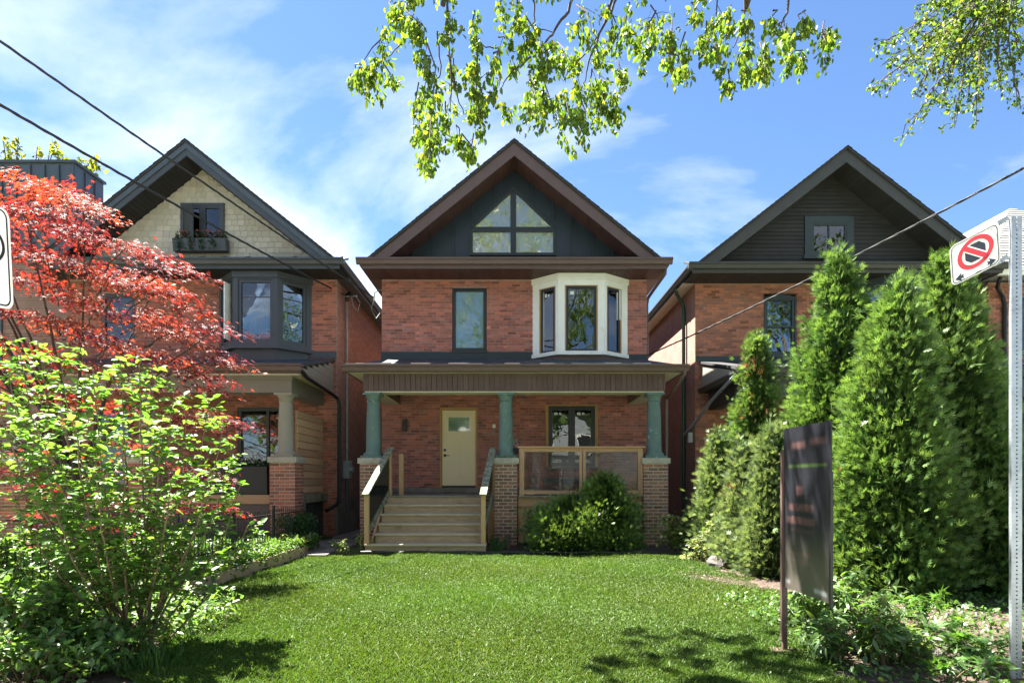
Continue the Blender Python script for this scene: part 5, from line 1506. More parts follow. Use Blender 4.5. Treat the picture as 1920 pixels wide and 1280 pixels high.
# --- trees and houses on the far side of the street (mirrored in the windows) ---
def far_tree(x, y, h, r_, seed, label):
    t = thing('far_side_tree', label, 'tree', (x, y, 0)); rg = np.random.default_rng(seed)
    n = 5200; ncl = 60
    cc = unit(rg.normal(0, 1, (ncl, 3))) * (rg.random((ncl, 1)) ** .4) * np.array([r_, r_, h * .36]) + np.array([x, y, h * .64])
    idx = rg.integers(0, ncl, n)
    P = cc[idx] + rg.normal(0, r_ * .16, (n, 3))
    D = rg.normal(0, .6, (n, 3)) + np.array([0, .3, -.4]); N = rg.normal(0, .7, (n, 3)) + np.array([0, .5, .7])
    L_ = rg.uniform(.22, .42, n)
    scatter('crown', 'quad', P, D, N, L_, L_ * .7, colours(rg, n, (.085, .14, .025)), M['leaf_tree'], t)
    m = MB(); limb(m, [(x, y, -.15), (x + .1, y, h * .3), (x, y, h * .6)], .3, .15, 9, .02, seed)
    for k in range(7): limb(m, [(x, y, h * (.3 + .03 * k)), Vector((x, y, h * .45)).lerp(Vector(cc[k]), .5), Vector(cc[k])], .09, .02, 6, .03, k)
    m.build('trunk', M['bark'], t, smooth=True)
far_tree(-7.5, -12.0, 11.5, 3.6, 61, 'broad green tree across the street, left of the pale house')
far_tree(1.0, -11.5, 12.5, 3.8, 62, 'tallest green tree across the street, mirrored in the gable window')
far_tree(9.0, -12.5, 11.0, 3.6, 63, 'broad green tree across the street, right of the grey house')
far_tree(-16.0, -13.0, 12.0, 3.8, 64, 'outer left green tree across the street')
M['siding_white'] = mat('pale_siding', (.62, .62, .60), .7, (.55, .55, .53), 3, (1, 1, 14))
M['siding_grey'] = mat('grey_siding', (.30, .32, .33), .7, (.26, .28, .29), 3, (1, 1, 14))
for k, (cx_, mt, lab) in enumerate(((-3.2, M['siding_white'], 'pale clapboard house across the street'), (4.6, M['siding_grey'], 'grey clapboard house across the street'))):
    t = thing('facing_house', lab, 'house', (cx_, -19, 0))
    boxo('wall', mt, t, cx_ - 3.3, cx_ + 3.3, -28, -18, -.1, 6)
    q = MB(); q.prism([(cx_ - 3.3, 6.001), (cx_ + 3.3, 6.001), (cx_, 8.8)], 'y', -28, -18.05); q.build('gable', mt, t)
    for sx in (-1, 1):
        q = MB(); q.prism([(cx_, 9.0), (cx_ + sx*3.7, 5.86), (cx_ + sx*3.7, 5.72), (cx_, 8.86)], 'y', -28.3, -17.5); q.build('roof_slope', M['shingle'], t)
    for a_, c_, w_, h_ in ((-2.3, 3.6, 1.2, 1.6), (.9, 3.6, 1.2, 1.6), (-2.4, .9, 1.6, 1.6), (-.5, 6.6, 1.0, 1.1)):
        window(t, cx_ + a_, cx_ + a_ + w_, c_, c_ + h_, -17.99, M['white_trim'], M['black_frame'], fw=.09, dep=.06)
    boxo('door', M['brown'], t, cx_ + 1.3, cx_ + 2.2, -17.99, -17.94, .3, 2.4)

# ================================================================== CONIFERS
def conifer(name, label, x, y, h, r, seed, n_cl=230, per=34, base=(.082, .170, .044), tip=None, size=.13, prof=.72, lean=(0, 0), mt='leaf_cedar', group=None, brown=0, low=.0, cat='tree', lump=.20):
    t = thing(name, label, cat, (x, y, 0), group)
    rg = np.random.default_rng(seed)
    K = 26; bt, bz, ba = rg.uniform(0, 6.283, K), rg.random(K), rg.normal(0, lump, K)
    def rad(th, z):
        d = np.angle(np.exp(1j * (th[:, None] - bt[None])))
        b = 1 + (ba[None] * np.exp(-(d / .5) ** 2 - ((z[:, None] - bz[None]) / .10) ** 2)).sum(1)
        return r * np.clip((1 - z), 0, 1) ** prof * (1 - .35 * np.exp(-z / .05)) * np.clip(b, .55, 1.6) + .02
    # clump centres spread over the cone's surface, more where it is wide
    z = []; 
    while len(z) < n_cl:
        q = rg.random()
        if rg.random() < (1 - q) ** prof + .18: z.append(q)
    z = np.array(z); th = rg.uniform(0, 6.283, n_cl); rr = rad(th, z) * rg.uniform(.74, 1.06, n_cl)
    zz = low + z * (h - low - .05)
    C = np.stack([x + np.cos(th) * rr + lean[0] * z, y + np.sin(th) * rr + lean[1] * z, zz], 1)
    out = np.stack([np.cos(th), np.sin(th), 0 * th], 1)
    n = n_cl * per; ci = np.repeat(np.arange(n_cl), per)
    cs = np.minimum(.08 + .085 * (1 - z), .16)[ci, None] * (size / .13)
    off = rg.normal(0, 1, (n, 3)) * cs * np.array([1, 1, 1.1])
    P = C[ci] + off - out[ci] * .05
    D = out[ci] * .75 + np.array([0, 0, .75]) + unit(off) * .85 + rg.normal(0, .4, (n, 3))
    N = np.cross(out[ci], np.array([0, 0, 1.0])) + rg.normal(0, .8, (n, 3))
    L_ = size * rg.uniform(.55, 1.15, n)
    cv = (1 + rg.normal(0, .24, n_cl))[ci, None]
    col = colours(rg, n, base, .15, .06) * cv
    # outer, upper sprays carry the lighter new growth; clump insides painted darker as shade
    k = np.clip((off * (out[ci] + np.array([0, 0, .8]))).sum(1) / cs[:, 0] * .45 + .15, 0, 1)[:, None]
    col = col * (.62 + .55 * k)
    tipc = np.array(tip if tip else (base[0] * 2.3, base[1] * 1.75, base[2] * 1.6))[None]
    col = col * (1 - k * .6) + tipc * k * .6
    if brown:
        for b_ in rg.integers(0, n_cl, brown):
            s_ = ci == b_; col[s_] = colours(rg, s_.sum(), (.30, .15, .085))
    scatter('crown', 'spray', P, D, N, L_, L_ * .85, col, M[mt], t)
    m = MB(); limb(m, [(x, y, -.03), (x + lean[0] * .5, y + lean[1] * .5, h * .5), (x + lean[0] * .9, y + lean[1] * .9, h * .92)], .05 + r * .05, .01, 8, .01, seed)
    for q in range(0, n_cl, 3):
        m.tube([(x + lean[0] * z[q], y + lean[1] * z[q], max(zz[q] - .2 * rr[q], .05)), tuple(C[q])], [.012, .004], 4, False)
    m.build('trunk', M['bark'], t, smooth=True)
    # dense inner foliage
    n2 = int(n_cl * 18); th2 = rg.uniform(0, 6.283, n2); z2 = np.repeat(z, 18); r2 = rad(th2, z2) * rg.uniform(.15, .78, n2)
    P2 = np.stack([x + np.cos(th2) * r2 + lean[0] * z2, y + np.sin(th2) * r2 + lean[1] * z2, low + z2 * (h - low - .1)], 1)
    o2 = np.stack([np.cos(th2), np.sin(th2), .5 + 0 * th2], 1)
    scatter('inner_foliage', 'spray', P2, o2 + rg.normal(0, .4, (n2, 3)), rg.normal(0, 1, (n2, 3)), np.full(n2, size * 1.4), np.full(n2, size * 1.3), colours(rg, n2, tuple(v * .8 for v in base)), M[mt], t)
    return t

G = 'cedars in a row between the lawn and the right house'
conifer('cedar_tree', 'tallest cedar, its tip overlapping the right gable window', PX(1572, 9.2), 9.2, 5.15, .86, 101, 330, 72, prof=.56, group=G, brown=1)
conifer('cedar_tree', 'broad cedar directly behind the black sign board', PX(1668, 7.9), 7.9, 4.22, .86, 102, 350, 72, prof=.66, group=G, brown=2, lean=(.12, 0))
conifer('cedar_tree', 'rightmost tall cedar, nearest the steel sign post', PX(1775, 8.4), 8.4, 4.70, .98, 103, 370, 72, prof=.66, group=G, brown=1, lean=(-.05, 0), base=(.074, .155, .041))
conifer('cedar_tree', 'slender pointed cedar left of the tallest cedar', PX(1420, 11.0), 11.0, 4.28, .56, 104, 180, 62, prof=.62, group=G, brown=3, base=(.092, .18, .047))
conifer('cedar_tree', 'small pointed cedar nearest the middle house downpipe', PX(1347, 11.3), 11.3, 2.42, .38, 105, 115, 60, prof=.70, group=G, base=(.115, .19, .085))
conifer('cedar_tree', 'pale bushy young cedar in front of the slender cedar', PX(1398, 10.1), 10.1, 2.15, .36, 106, 150, 66, prof=.74, group=G, base=(.115, .185, .09), brown=3)
conifer('cedar_tree', 'pale bushy young cedar just left of the sign board', PX(1450, 9.2), 9.2, 2.35, .40, 107, 165, 66, prof=.74, group=G, base=(.11, .18, .08))
conifer('cedar_tree', 'low dark cedar lobe at the foot of the rightmost cedar', PX(1850, 7.9), 7.9, 2.1, .62, 108, 170, 70, prof=.45, group=G, base=(.062, .14, .04))
conifer('yew_bush', 'dark green spreading yew bush under the porch railing', PX(1068, 12.35), 12.35, 1.12, .86, 110, 190, 70, prof=.36, mt='leaf_yew', base=(.075, .14, .036), tip=(.20, .31, .06), size=.115, low=.05, cat='bush', lump=.45)
conifer('yew_bush', 'taller yew bush beside the right brick pier', PX(1138, 12.45), 12.45, 1.62, .78, 111, 160, 70, prof=.55, mt='leaf_yew', base=(.075, .14, .036), tip=(.20, .31, .06), size=.115, low=.05, cat='bush', lump=.45)

# ================================================================== SHRUBS AND PLANTS
def stem_shrub(name, label, base, stems, leaf, tmpl, col, seed, alt=None, altp=.2, stemr=.011, dens=46, side=.22, asp=.62, cat='shrub', group=None, droop=.25, start=.25, mt='leaf_green'):
    """stems: list of tip points; leaves spiral along stems and on side twigs"""
    t = thing(name, label, cat, base, group); rg = np.random.default_rng(seed)
    m = MB(); Ps, Ds, Ns, Ls, Cs = [], [], [], [], []
    for i, e in enumerate(stems):
        b0 = Vector(base) + Vector((rg.normal(0, .06), rg.normal(0, .06), 0)); e = Vector(e)
        b0.z = base[2] - .01
        pts = [b0, b0.lerp(e, .35) + Vector((0, 0, .12 * (e - b0).length)), b0.lerp(e, .7) + Vector((0, 0, .08 * (e - b0).length)), e]
        limb(m, pts, stemr, .003, 6, .006, seed + i)
        L = (e - b0).length; k = int(L * dens)
        tt = rg.uniform(start, 1.02, k)
        for t_ in tt:
            p = b0.lerp(e, t_) + Vector((0, 0, .12 * L * math.sin(math.pi * min(t_, 1))))
            a = rg.uniform(0, 6.283); u_ = Vector((math.cos(a), math.sin(a), rg.normal(.15, .3)))
            q = p + u_ * side * rg.random() * (1.1 - .5 * t_)
            if rg.random() < .35: m.tube([p, q], [.004, .002], 4, False)
            nn = 2 if rg.random() < .7 else 3
            for _ in range(nn):
                Ps.append(np.array(q) + rg.normal(0, .022, 3)); Ds.append(np.array(u_) + np.array([0, 0, -droop]) + rg.normal(0, .45, 3))
                Ns.append(np.array([0, 0, 1.0]) + rg.normal(0, .40, 3)); Ls.append(leaf * rg.uniform(.6, 1.2))
    n = len(Ps); L_ = np.array(Ls)
    scatter('leaves', tmpl, np.array(Ps), np.array(Ds), np.array(Ns), L_, L_ * asp, colours(rg, n, col, .20, .07, alt, altp), M[mt], t)
    m.build('stems', M['stem'], t, smooth=True)
    return t

# tall open shrub in the left foreground: stems spread low, then stand upright, leaves in columns along them
def upright_shrub(name, label, base, tops, leaf, col, alt, seed):
    t = thing(name, label, 'shrub', base); rg = np.random.default_rng(seed); m = MB(); Ps, Ds, Ns, Ls = [], [], [], []
    for i, e in enumerate(tops):
        e = Vector(e); b0 = Vector((base[0] + rg.normal(0, .10), base[1] + rg.normal(0, .10), -.02))
        c = [b0, Vector((b0.x + (e.x - b0.x) * .42, b0.y + (e.y - b0.y) * .42, e.z * .30)), Vector((b0.x + (e.x - b0.x) * .80, b0.y + (e.y - b0.y) * .8, e.z * .66)), e]
        limb(m, c, .013, .003, 6, .008, seed + i)
        def at_(t_):
            u = t_ * 3; k = min(int(u), 2); return c[k].lerp(c[k + 1], u - k)
        L = sum((c[k + 1] - c[k]).length for k in range(3))
        nt_ = int(L * 17)                                   # side twigs, leaves in two ranks along each
        for k in range(nt_):
            t_ = .28 + .72 * (k + rg.random()) / nt_
            p0 = at_(t_); a = rg.uniform(0, 6.283); ln_ = (.05 + .22 * rg.random()) * (1.15 - .55 * t_)
            u_ = Vector((math.cos(a), math.sin(a), rg.uniform(-.15, .75))).normalized(); p1 = p0 + u_ * ln_
            m.tube([p0, p1], [.0045, .002], 4, False)
            sd2 = u_.cross(Vector((0, 0, 1))).normalized()
            q = int(3 + ln_ / .035)
            for j in range(q):
                s_ = (j + .5) / q; pos = p0.lerp(p1, s_); sg_ = 1 if j % 2 else -1
                d = u_ * .7 + sd2 * (sg_ * .8) + Vector(rg.normal(0, .22, 3)) + Vector((0, 0, -.12))
                Ps.append(np.array(pos)); Ds.append(np.array(d)); Ns.append(np.array([0, 0, 1.0]) + rg.normal(0, .33, 3)); Ls.append(leaf * rg.uniform(.5, 1.2) * (.75 + .35 * s_))
            Ps.append(np.array(p1)); Ds.append(np.array(u_) + rg.normal(0, .2, 3)); Ns.append(np.array([0, 0, 1.0]) + rg.normal(0, .3, 3)); Ls.append(leaf * rg.uniform(.7, 1.25))
    n_ = len(Ps); L_ = np.array(Ls)
    scatter('leaves', 'oval', np.array(Ps), np.array(Ds), np.array(Ns), L_, L_ * .66, colours(rg, n_, col, .22, .07, alt, .15), M['leaf_green'], t)
    m.build('stems', M['stem'], t, smooth=True)
tops = [W3d(a, b, y) for a, b, y in [(-70, 660, 5.4), (0, 632, 5.3), (35, 650, 5.0), (70, 640, 5.6), (110, 662, 5.2), (150, 650, 5.5), (175, 690, 4.9), (225, 672, 5.4), (262, 660, 5.2), (285, 690, 5.6), (330, 715, 5.3), (350, 760, 5.7),
                                         (392, 745, 5.5), (420, 790, 5.2), (440, 830, 5.7), (452, 905, 5.4), (465, 985, 5.5), (395, 880, 4.9), (300, 800, 4.8), (230, 790, 4.7), (140, 780, 4.7), (60, 770, 4.6), (-10, 740, 4.7), (320, 900, 4.7), (180, 900, 4.5), (90, 900, 4.5), (10, 880, 4.5)]]
upright_shrub('leafy_shrub', 'tall open light-green shrub on brown stems at the left of the lawn', (-3.35, 5.2, 0), tops, .076, (.12, .24, .052), (.19, .29, .06), 201)
# variegated pale shrub beside the right pier, and its trailing neighbour
stem_shrub('variegated_shrub', 'pale yellow-green shrub beside the right brick pier', (PX(1275, 11.9), 11.9, .02),
           [W3d(a, b, 11.8) for a, b in [(1225, 990), (1240, 972), (1262, 968), (1285, 975), (1300, 985), (1310, 1000), (1232, 1015), (1320, 1015), (1290, 960), (1255, 1000)]], .085, 'oval', (.13, .19, .05), 202, (.42, .44, .20), .35, dens=75, side=.16, start=.15)
stem_shrub('variegated_shrub', 'pale trailing shrub at the front of the cedar bed', (PX(1315, 10.9), 10.9, .02),
           [W3d(a, b, 10.8) for a, b in [(1280, 1045), (1295, 1015), (1320, 1000), (1340, 985), (1355, 1010), (1365, 1040), (1330, 1055), (1300, 1060), (1345, 960)]], .075, 'oval', (.12, .18, .055), 203, (.40, .42, .20), .3, dens=75, side=.15, start=.1)
for k, (px_, py_, yy, hh, lab) in enumerate([(682, 1030, 11.9, .36, 'pale seedling against the left newel post'), (638, 1042, 11.6, .28, 'pale seedling in the lawn edge by the side path'), (545, 1040, 11.3, .40, 'pale yellow plant at the end of the timber edging'),
                                            (935, 1022, 12.0, .34, 'small green weed right of the steps'), (1040, 1036, 11.85, .18, 'low green weed in front of the yew bush')]):
    b = (PX(px_, yy), yy, .02); rgp = random.Random(k)
    stem_shrub('seedling', lab, b, [(b[0] + rgp.uniform(-.22, .22), b[1] + rgp.uniform(-.12, .1), hh * rgp.uniform(.6, 1.1)) for _ in range(7)], .075, 'lance', (.13, .19, .045) if k < 3 else (.05, .12, .03), 210 + k, (.4, .42, .15) if k < 3 else None, .3, dens=50, side=.06, asp=.42, cat='plant', stemr=.005, start=.3)

# perennials of the right foreground
for k, (px_, yy, hh, lab) in enumerate([(1530, 5.3, .52, 'lance-leaved perennial closest to the sign post foot'), (1572, 5.5, .62, 'lance-leaved perennial under the sign board corner'), (1612, 5.0, .60, 'tallest lance-leaved perennial in the right foreground'),
                                        (1650, 4.7, .42, 'lance-leaved perennial beside the dandelion clock'), (1560, 4.8, .34, 'low lance-leaved perennial at the lawn edge'), (1700, 4.8, .32, 'low lance-leaved perennial right of the dandelion clock'), (1500, 5.9, .30, 'small lance-leaved plant just behind the sign post')]):
    b = (PX(px_, yy), yy, 0.0); rgp = random.Random(40 + k)
    stem_shrub('perennial', lab, b, [(b[0] + rgp.uniform(-.22, .22), b[1] + rgp.uniform(-.2, .2), hh * rgp.uniform(.65, 1.1)) for _ in range(11)], .12, 'lance', (.105, .19, .05), 230 + k, (.11, .19, .05), .2, dens=34, side=.05, asp=.26, cat='plant', stemr=.006, start=.25, droop=.1, group='perennials in the right foreground bed')
# broad-leaved seedlings further right
for k, (px_, yy, hh, lab) in enumerate([(1755, 4.9, .30, 'broad-leaved plant in the bed left of the steel post'), (1840, 4.6, .22, 'broad-leaved plant at the foot of the steel post'), (1790, 4.35, .18, 'lowest broad-leaved plant in the right corner'), (1725, 5.9, .30, 'shaded broad-leaved plant under the cedars')]):
    b = (PX(px_, yy), yy, 0.0); rgp = random.Random(60 + k)
    stem_shrub('broadleaf_plant', lab, b, [(b[0] + rgp.uniform(-.3, .3), b[1] + rgp.uniform(-.2, .2), hh * rgp.uniform(.5, 1.1)) for _ in range(9)], .13, 'maple', (.085, .18, .04), 250 + k, (.10, .20, .05), .25, dens=14, side=.06, asp=1.0, cat='plant', stemr=.004, start=.6, droop=0, group='broad-leaved plants in the right bed')
# left foreground low plants
for k, (px_, yy, hh, lab) in enumerate([(30, 4.7, .75, 'leafy plant in the lower left corner'), (110, 4.9, .65, 'leafy plant right of the corner plant, below the tall shrub'), (190, 4.75, .40, 'low leafy plant at the foot of the brown stems'), (60, 4.3, .42, 'nearest leafy plant at the bottom left edge'), (150, 4.4, .30, 'low leafy plant at the bottom edge, left of the grass tuft'),
                                        (10, 5.8, 1.05, 'tall leafy plant at the left edge behind the corner plant'), (130, 6.2, .80, 'leafy plant behind the brown stems'), (240, 6.6, .70, 'leafy plant between the brown stems and the fence')]):
    b = (PX(px_, yy), yy, 0.0); rgp = random.Random(80 + k)
    stem_shrub('leafy_plant', lab, b, [(b[0] + rgp.uniform(-.38, .38), b[1] + rgp.uniform(-.3, .3), hh * rgp.uniform(.5, 1.1)) for _ in range(13)], .078, 'oval', (.135, .235, .065), 270 + k, (.085, .17, .05), .25, dens=38, side=.09, asp=.6, cat='plant', stemr=.006, start=.25, droop=.2, group='leafy plants in the left foreground bed')
# grass tuft
rough_grass('grass_tuft', 'long grass tuft at the lower left lawn edge', -3.05, -2.7, 4.4, 4.8, 160, .20, 9, (.06, .13, .03))
rough_grass('grass_tuft', 'long grass tuft beside the tree stump right of the steps', -.42, -.2, 11.75, 11.95, 120, .26, 10, (.055, .12, .03))
# dandelion clocks
for k, (px_, py_, yy, lab) in enumerate([(1660, 1173, 4.75, 'grey dandelion clock above the right foreground plants'), (1757, 1223, 4.55, 'low dandelion clock among broad leaves')]):
    c = W3d(px_, py_, yy); t = thing('dandelion', lab, 'flower', (c.x + .02, yy, 0)); rg = np.random.default_rng(k)
    d = unit(rg.normal(0, 1, (220, 3)))
    scatter('seed_head', 'quad', np.array(c)[None] + d * .012, d, rg.normal(0, 1, (220, 3)), np.full(220, .024), np.full(220, .009), colours(rg, 220, (.42, .40, .34)), M['petal'], t)
    m = MB(); limb(m, [(c.x + .02, yy, -.01), (c.x + .015, yy, c.z * .5), c], .005, .004, 6, 0, 1); m.build('stalk', M['stem'], t)

# ground cover bed along the fence
def cover(name, label, region, n, leaf, col, seed, hmax=.22, alt=None, z0=.0):
    rg = np.random.default_rng(seed)
    x = []; 
    P = np.stack([rg.uniform(region[0], region[1], n), rg.uniform(region[2], region[3], n), z0 + hmax * rg.random(n) ** .7], 1)
    P[:, 2] += .06 * np.sin(P[:, 0] * 9) * np.sin(P[:, 1] * 7)
    D = rg.normal(0, .8, (n, 3)) + np.array([.1, -.15, .15]); N = np.array([0, 0, 1.0]) + rg.normal(0, .45, (n, 3))
    L_ = leaf * rg.uniform(.6, 1.25, n)
    o = scatter(name, 'oval', P, D, N, L_, L_ * .58, colours(rg, n, col, .2, .07, alt, .2), M['leaf_green'])
    return tag(o, label, 'ground cover', kind='stuff')
cover('ground_cover', 'low leafy ground cover along the iron fence behind the timber edging', (-4.88, -4.08, 6.6, 12.4), 7500, .085, (.10, .185, .05), 301, .26, (.11, .19, .045), .10)
cover('ground_cover', 'low leafy ground cover of the left neighbour bed behind the fence', (-7.5, -4.95, 6.0, 12.6), 9000, .09, (.065, .13, .035), 302, .35, (.09, .16, .04))
cover('ground_cover', 'leafy weeds filling the near left bed', (-5.2, -2.95, 4.0, 6.4), 4200, .07, (.13, .23, .065), 303, .30, (.09, .17, .05))
cover('ground_cover', 'scattered weeds on the soil of the right bed', (2.5, 6.6, 4.0, 7.4), 4200, .06, (.085, .17, .045), 304, .10, (.10, .19, .05))
cover('ivy_patch', 'green ivy clump at the house end of the iron fence', (-4.95, -4.25, 12.0, 12.7), 1500, .08, (.04, .11, .035), 305, .75)

cover('lawn_weeds', 'small clover and weed leaves scattered through the lawn', (-3.6, 3.2, 4.3, 11.5), 2600, .022, (.07, .15, .03), 306, .035, (.12, .20, .05))
# litter and chips on the soil
def litter(name, label, region, n, seed, cols, size=(.012, .045)):
    rg = np.random.default_rng(seed)
    P = np.stack([rg.uniform(region[0], region[1], n), rg.uniform(region[2], region[3], n), rg.uniform(.0, .018, n)], 1)
    D = rg.normal(0, 1, (n, 3)); D[:, 2] *= .25; N = np.array([0, 0, 1.0]) + rg.normal(0, .4, (n, 3)); L_ = rg.uniform(*size, n)
    C = np.array(cols)[rg.integers(0, len(cols), n)] * (1 + rg.normal(0, .2, (n, 1)))
    o = scatter(name, 'quad', P, D, N, L_, L_ * .6, np.clip(C, .01, .6), M['petal'])
    return tag(o, label, 'litter', kind='stuff')
litter('leaf_litter', 'dry leaves and bark chips on the soil under the cedars', (2.6, 7.2, 4.2, 11.4), 9000, 401, [(.16, .10, .07), (.24, .16, .12), (.10, .07, .05), (.30, .22, .17)])
litter('leaf_litter', 'wood chips and dry grass in the bed before the porch', (-.5, 3.6, 11.75, 13.2), 3500, 402, [(.22, .19, .15), (.30, .27, .22), (.12, .10, .08)])
litter('leaf_litter', 'dry litter on the soil of the near left bed', (-5, -2.9, 4.0, 6.5), 2500, 403, [(.14, .10, .07), (.22, .16, .12), (.08, .06, .045)])

litter('fallen_leaves', 'a few dry bits and fallen leaves on the lawn', (-3.4, 3.0, 4.2, 11.4), 260, 404, [(.22, .17, .08), (.30, .26, .10), (.15, .11, .06)], (.01, .03))
# flowers of the planters
def planter_plants(parent, x0, x1, y0, y1, z, seed, trail, flower, hh=.18):
    rg = np.random.default_rng(seed); n = 420
    P = np.stack([rg.uniform(x0, x1, n), rg.uniform(y0, y1, n), z + rg.uniform(-.02, hh, n)], 1)
    if trail:
        k = rg.random(n) < .35; P[k, 1] = y0 - rg.uniform(.02, .07, k.sum()); P[k, 2] = z - rg.uniform(0, .32, k.sum())
        P[k, 0] = x0 + (x1 - x0) * (.12 + .22 * rg.integers(0, 4, k.sum())) + rg.normal(0, .035, k.sum())
    scatter('foliage', 'oval', P, rg.normal(0, .8, (n, 3)) + np.array([0, -.3, .2]), rg.normal(0, .6, (n, 3)) + np.array([0, -.4, 1]), np.full(n, .075), np.full(n, .05), colours(rg, n, (.03, .085, .03)), M['leaf_green'], parent)
    n = 160; P = np.stack([rg.uniform(x0 + .1, x1 - .1, n), rg.uniform(y0, y1, n), z + rg.uniform(.06, hh + .06, n)], 1)
    scatter('flowers', 'quad', P, rg.normal(0, .8, (n, 3)) + np.array([0, -.5, .4]), rg.normal(0, .6, (n, 3)) + np.array([0, -1, .3]), np.full(n, .05), np.full(n, .045), colours(rg, n, flower), M['petal'], parent)
planter_plants(pb, x0_ + .03, x1_ - .03, W2 - .28, W2 - .08, zb, 5, True, (.45, .12, .12))
planter_plants(pp, -6.8, -5.66, 13.30, 13.62, 1.82, 6, False, (.75, .72, .68), .14)

# ================================================================== GARDEN HARDWARE
fe = thing('iron_fence', 'low black iron picket fence along the left bed', 'fence', (-4.7, 9, 0.1))
fa, fb = Vector((-4.52, 12.65, 0)), Vector((-4.98, 5.4, 0)); NP = 78
pk = MB(); pk.tube([(0, 0, 0), (0, 0, .66)], .008, 6); pk.tube([(0, 0, .66), (0, 0, .675), (0, 0, .70)], [.004, .014, .001], 6)
pme = pk.mesh('picket', M['black_metal'])
for k in range(NP):
    p = fa.lerp(fb, k / (NP - 1)); o = bpy.data.objects.new('picket', pme); o.location = (p.x, p.y, .26); link(o, fe)
for z in (.36, .84):
    q = MB(); q.bar((fa.x, fa.y, z), (fb.x, fb.y, z), .02, .02); q.build('rail', M['black_metal'], fe)
for k in range(6):
    p = fa.lerp(fb, k / 5); q = MB(); q.box(p.x - .02, p.x + .02, p.y - .02, p.y + .02, -.02, 1.02); q.build('post', M['black_metal'], fe)
te = thing('timber_edging', 'weathered timber edging boards along the left side of the lawn', 'edging', (-4.06, 9, 0))
rgp = random.Random(9); y = 6.7; xx = -4.10
while y < 11.5:
    L = rgp.uniform(.35, .6); q = MB(); q.box(xx - .05 + rgp.uniform(-.01, .01), xx, y, y + L - .008, -.02, .20 + rgp.uniform(-.02, .02)); q.build('edging_board', M['wood_step'], te, bevel=.006); y += L
# raised soil behind it
q = MB(); q.box(-4.95, -4.16, 6.6, 12.5, -.01, .12); tag(q.build('raised_bed_soil', M['soil']), kind='structure')
q = MB(); q.box(-.55, 3.62, 11.78, 13.29, -.011, .03); tag(q.build('porch_bed_soil', M['soil']), kind='structure')
q = MB(); pts = [(-3.05 + .13 * k, 11.66 + .012 * math.sin(k * 1.7), .045 + .006 * math.sin(k * .9)) for k in range(51)]
q.tube(pts, .032, 8); tag(q.build('lawn_edging', M['black_metal'], smooth=True), 'black rounded lawn edging strip in front of steps and porch bed', 'edging')
q = MB(); rgp = random.Random(6)
q.tube([(PX(951, 12.3), 12.3, -.02), (PX(951, 12.3), 12.3, .15), (PX(951, 12.3) + .01, 12.3, .33)], [.075, .068, .066], 12)
so_ = q.build('stump', M['bark'], smooth=False); tag(so_, 'short sawn log stump in front of the middle pier', 'stump')
def rock(label, px_, yy, sz, seed):
    bm = bmesh.new(); bmesh.ops.create_icosphere(bm, subdivisions=2, radius=1); rgp = random.Random(seed)
    for v in bm.verts: v.co *= rgp.uniform(.75, 1.1)
    me = bpy.data.meshes.new('rock'); bm.to_mesh(me); bm.free(); me.materials.append(M['path'])
    o = bpy.data.objects.new('rock', me); o.location = (PX(px_, yy), yy, sz * .28 + .02); o.scale = (sz, sz * .7, sz * .5); o.rotation_euler = (0, .1, seed)
    link(o); tag(o, label, 'rock', 'rocks in the porch bed')
rock('pale rock left under the yew bush', 1027, 12.1, .12, 1); rock('pinkish rock under the middle of the yew bush', 1056, 12.15, .13, 2); rock('small rock at the lawn edging', 1137, 11.85, .07, 3); rock('small pale stone right of the bush', 1192, 11.85, .06, 4)
rock('flat stone at the cedar bed edge', 1345, 10.0, .22, 5)
q = MB(); q.box(PX(985, 13.6), PX(1002, 13.6), 13.5, 13.7, FZ + .002, FZ + .14)
tag(q.build('folded_cloth', M['white'], bevel=.02), 'small white bundle on the porch floor behind the clear panel', 'bundle')
bn = thing('porch_bench', 'low dark bench on the porch under the window', 'bench', (1.3, 15.0, FZ))
boxo('seat', M['slate'], bn, .75, 2.05, 14.75, 15.15, 1.50, 1.56, bevel=.006)
boxo('apron', M['slate'], bn, .80, 2.0, 14.80, 15.10, 1.40, 1.499)
for a_ in (.80, 1.94):
    for b_ in (14.80, 15.05): boxo('leg', M['slate'], bn, a_, a_ + .06, b_, b_ + .06, FZ + .001, 1.40)

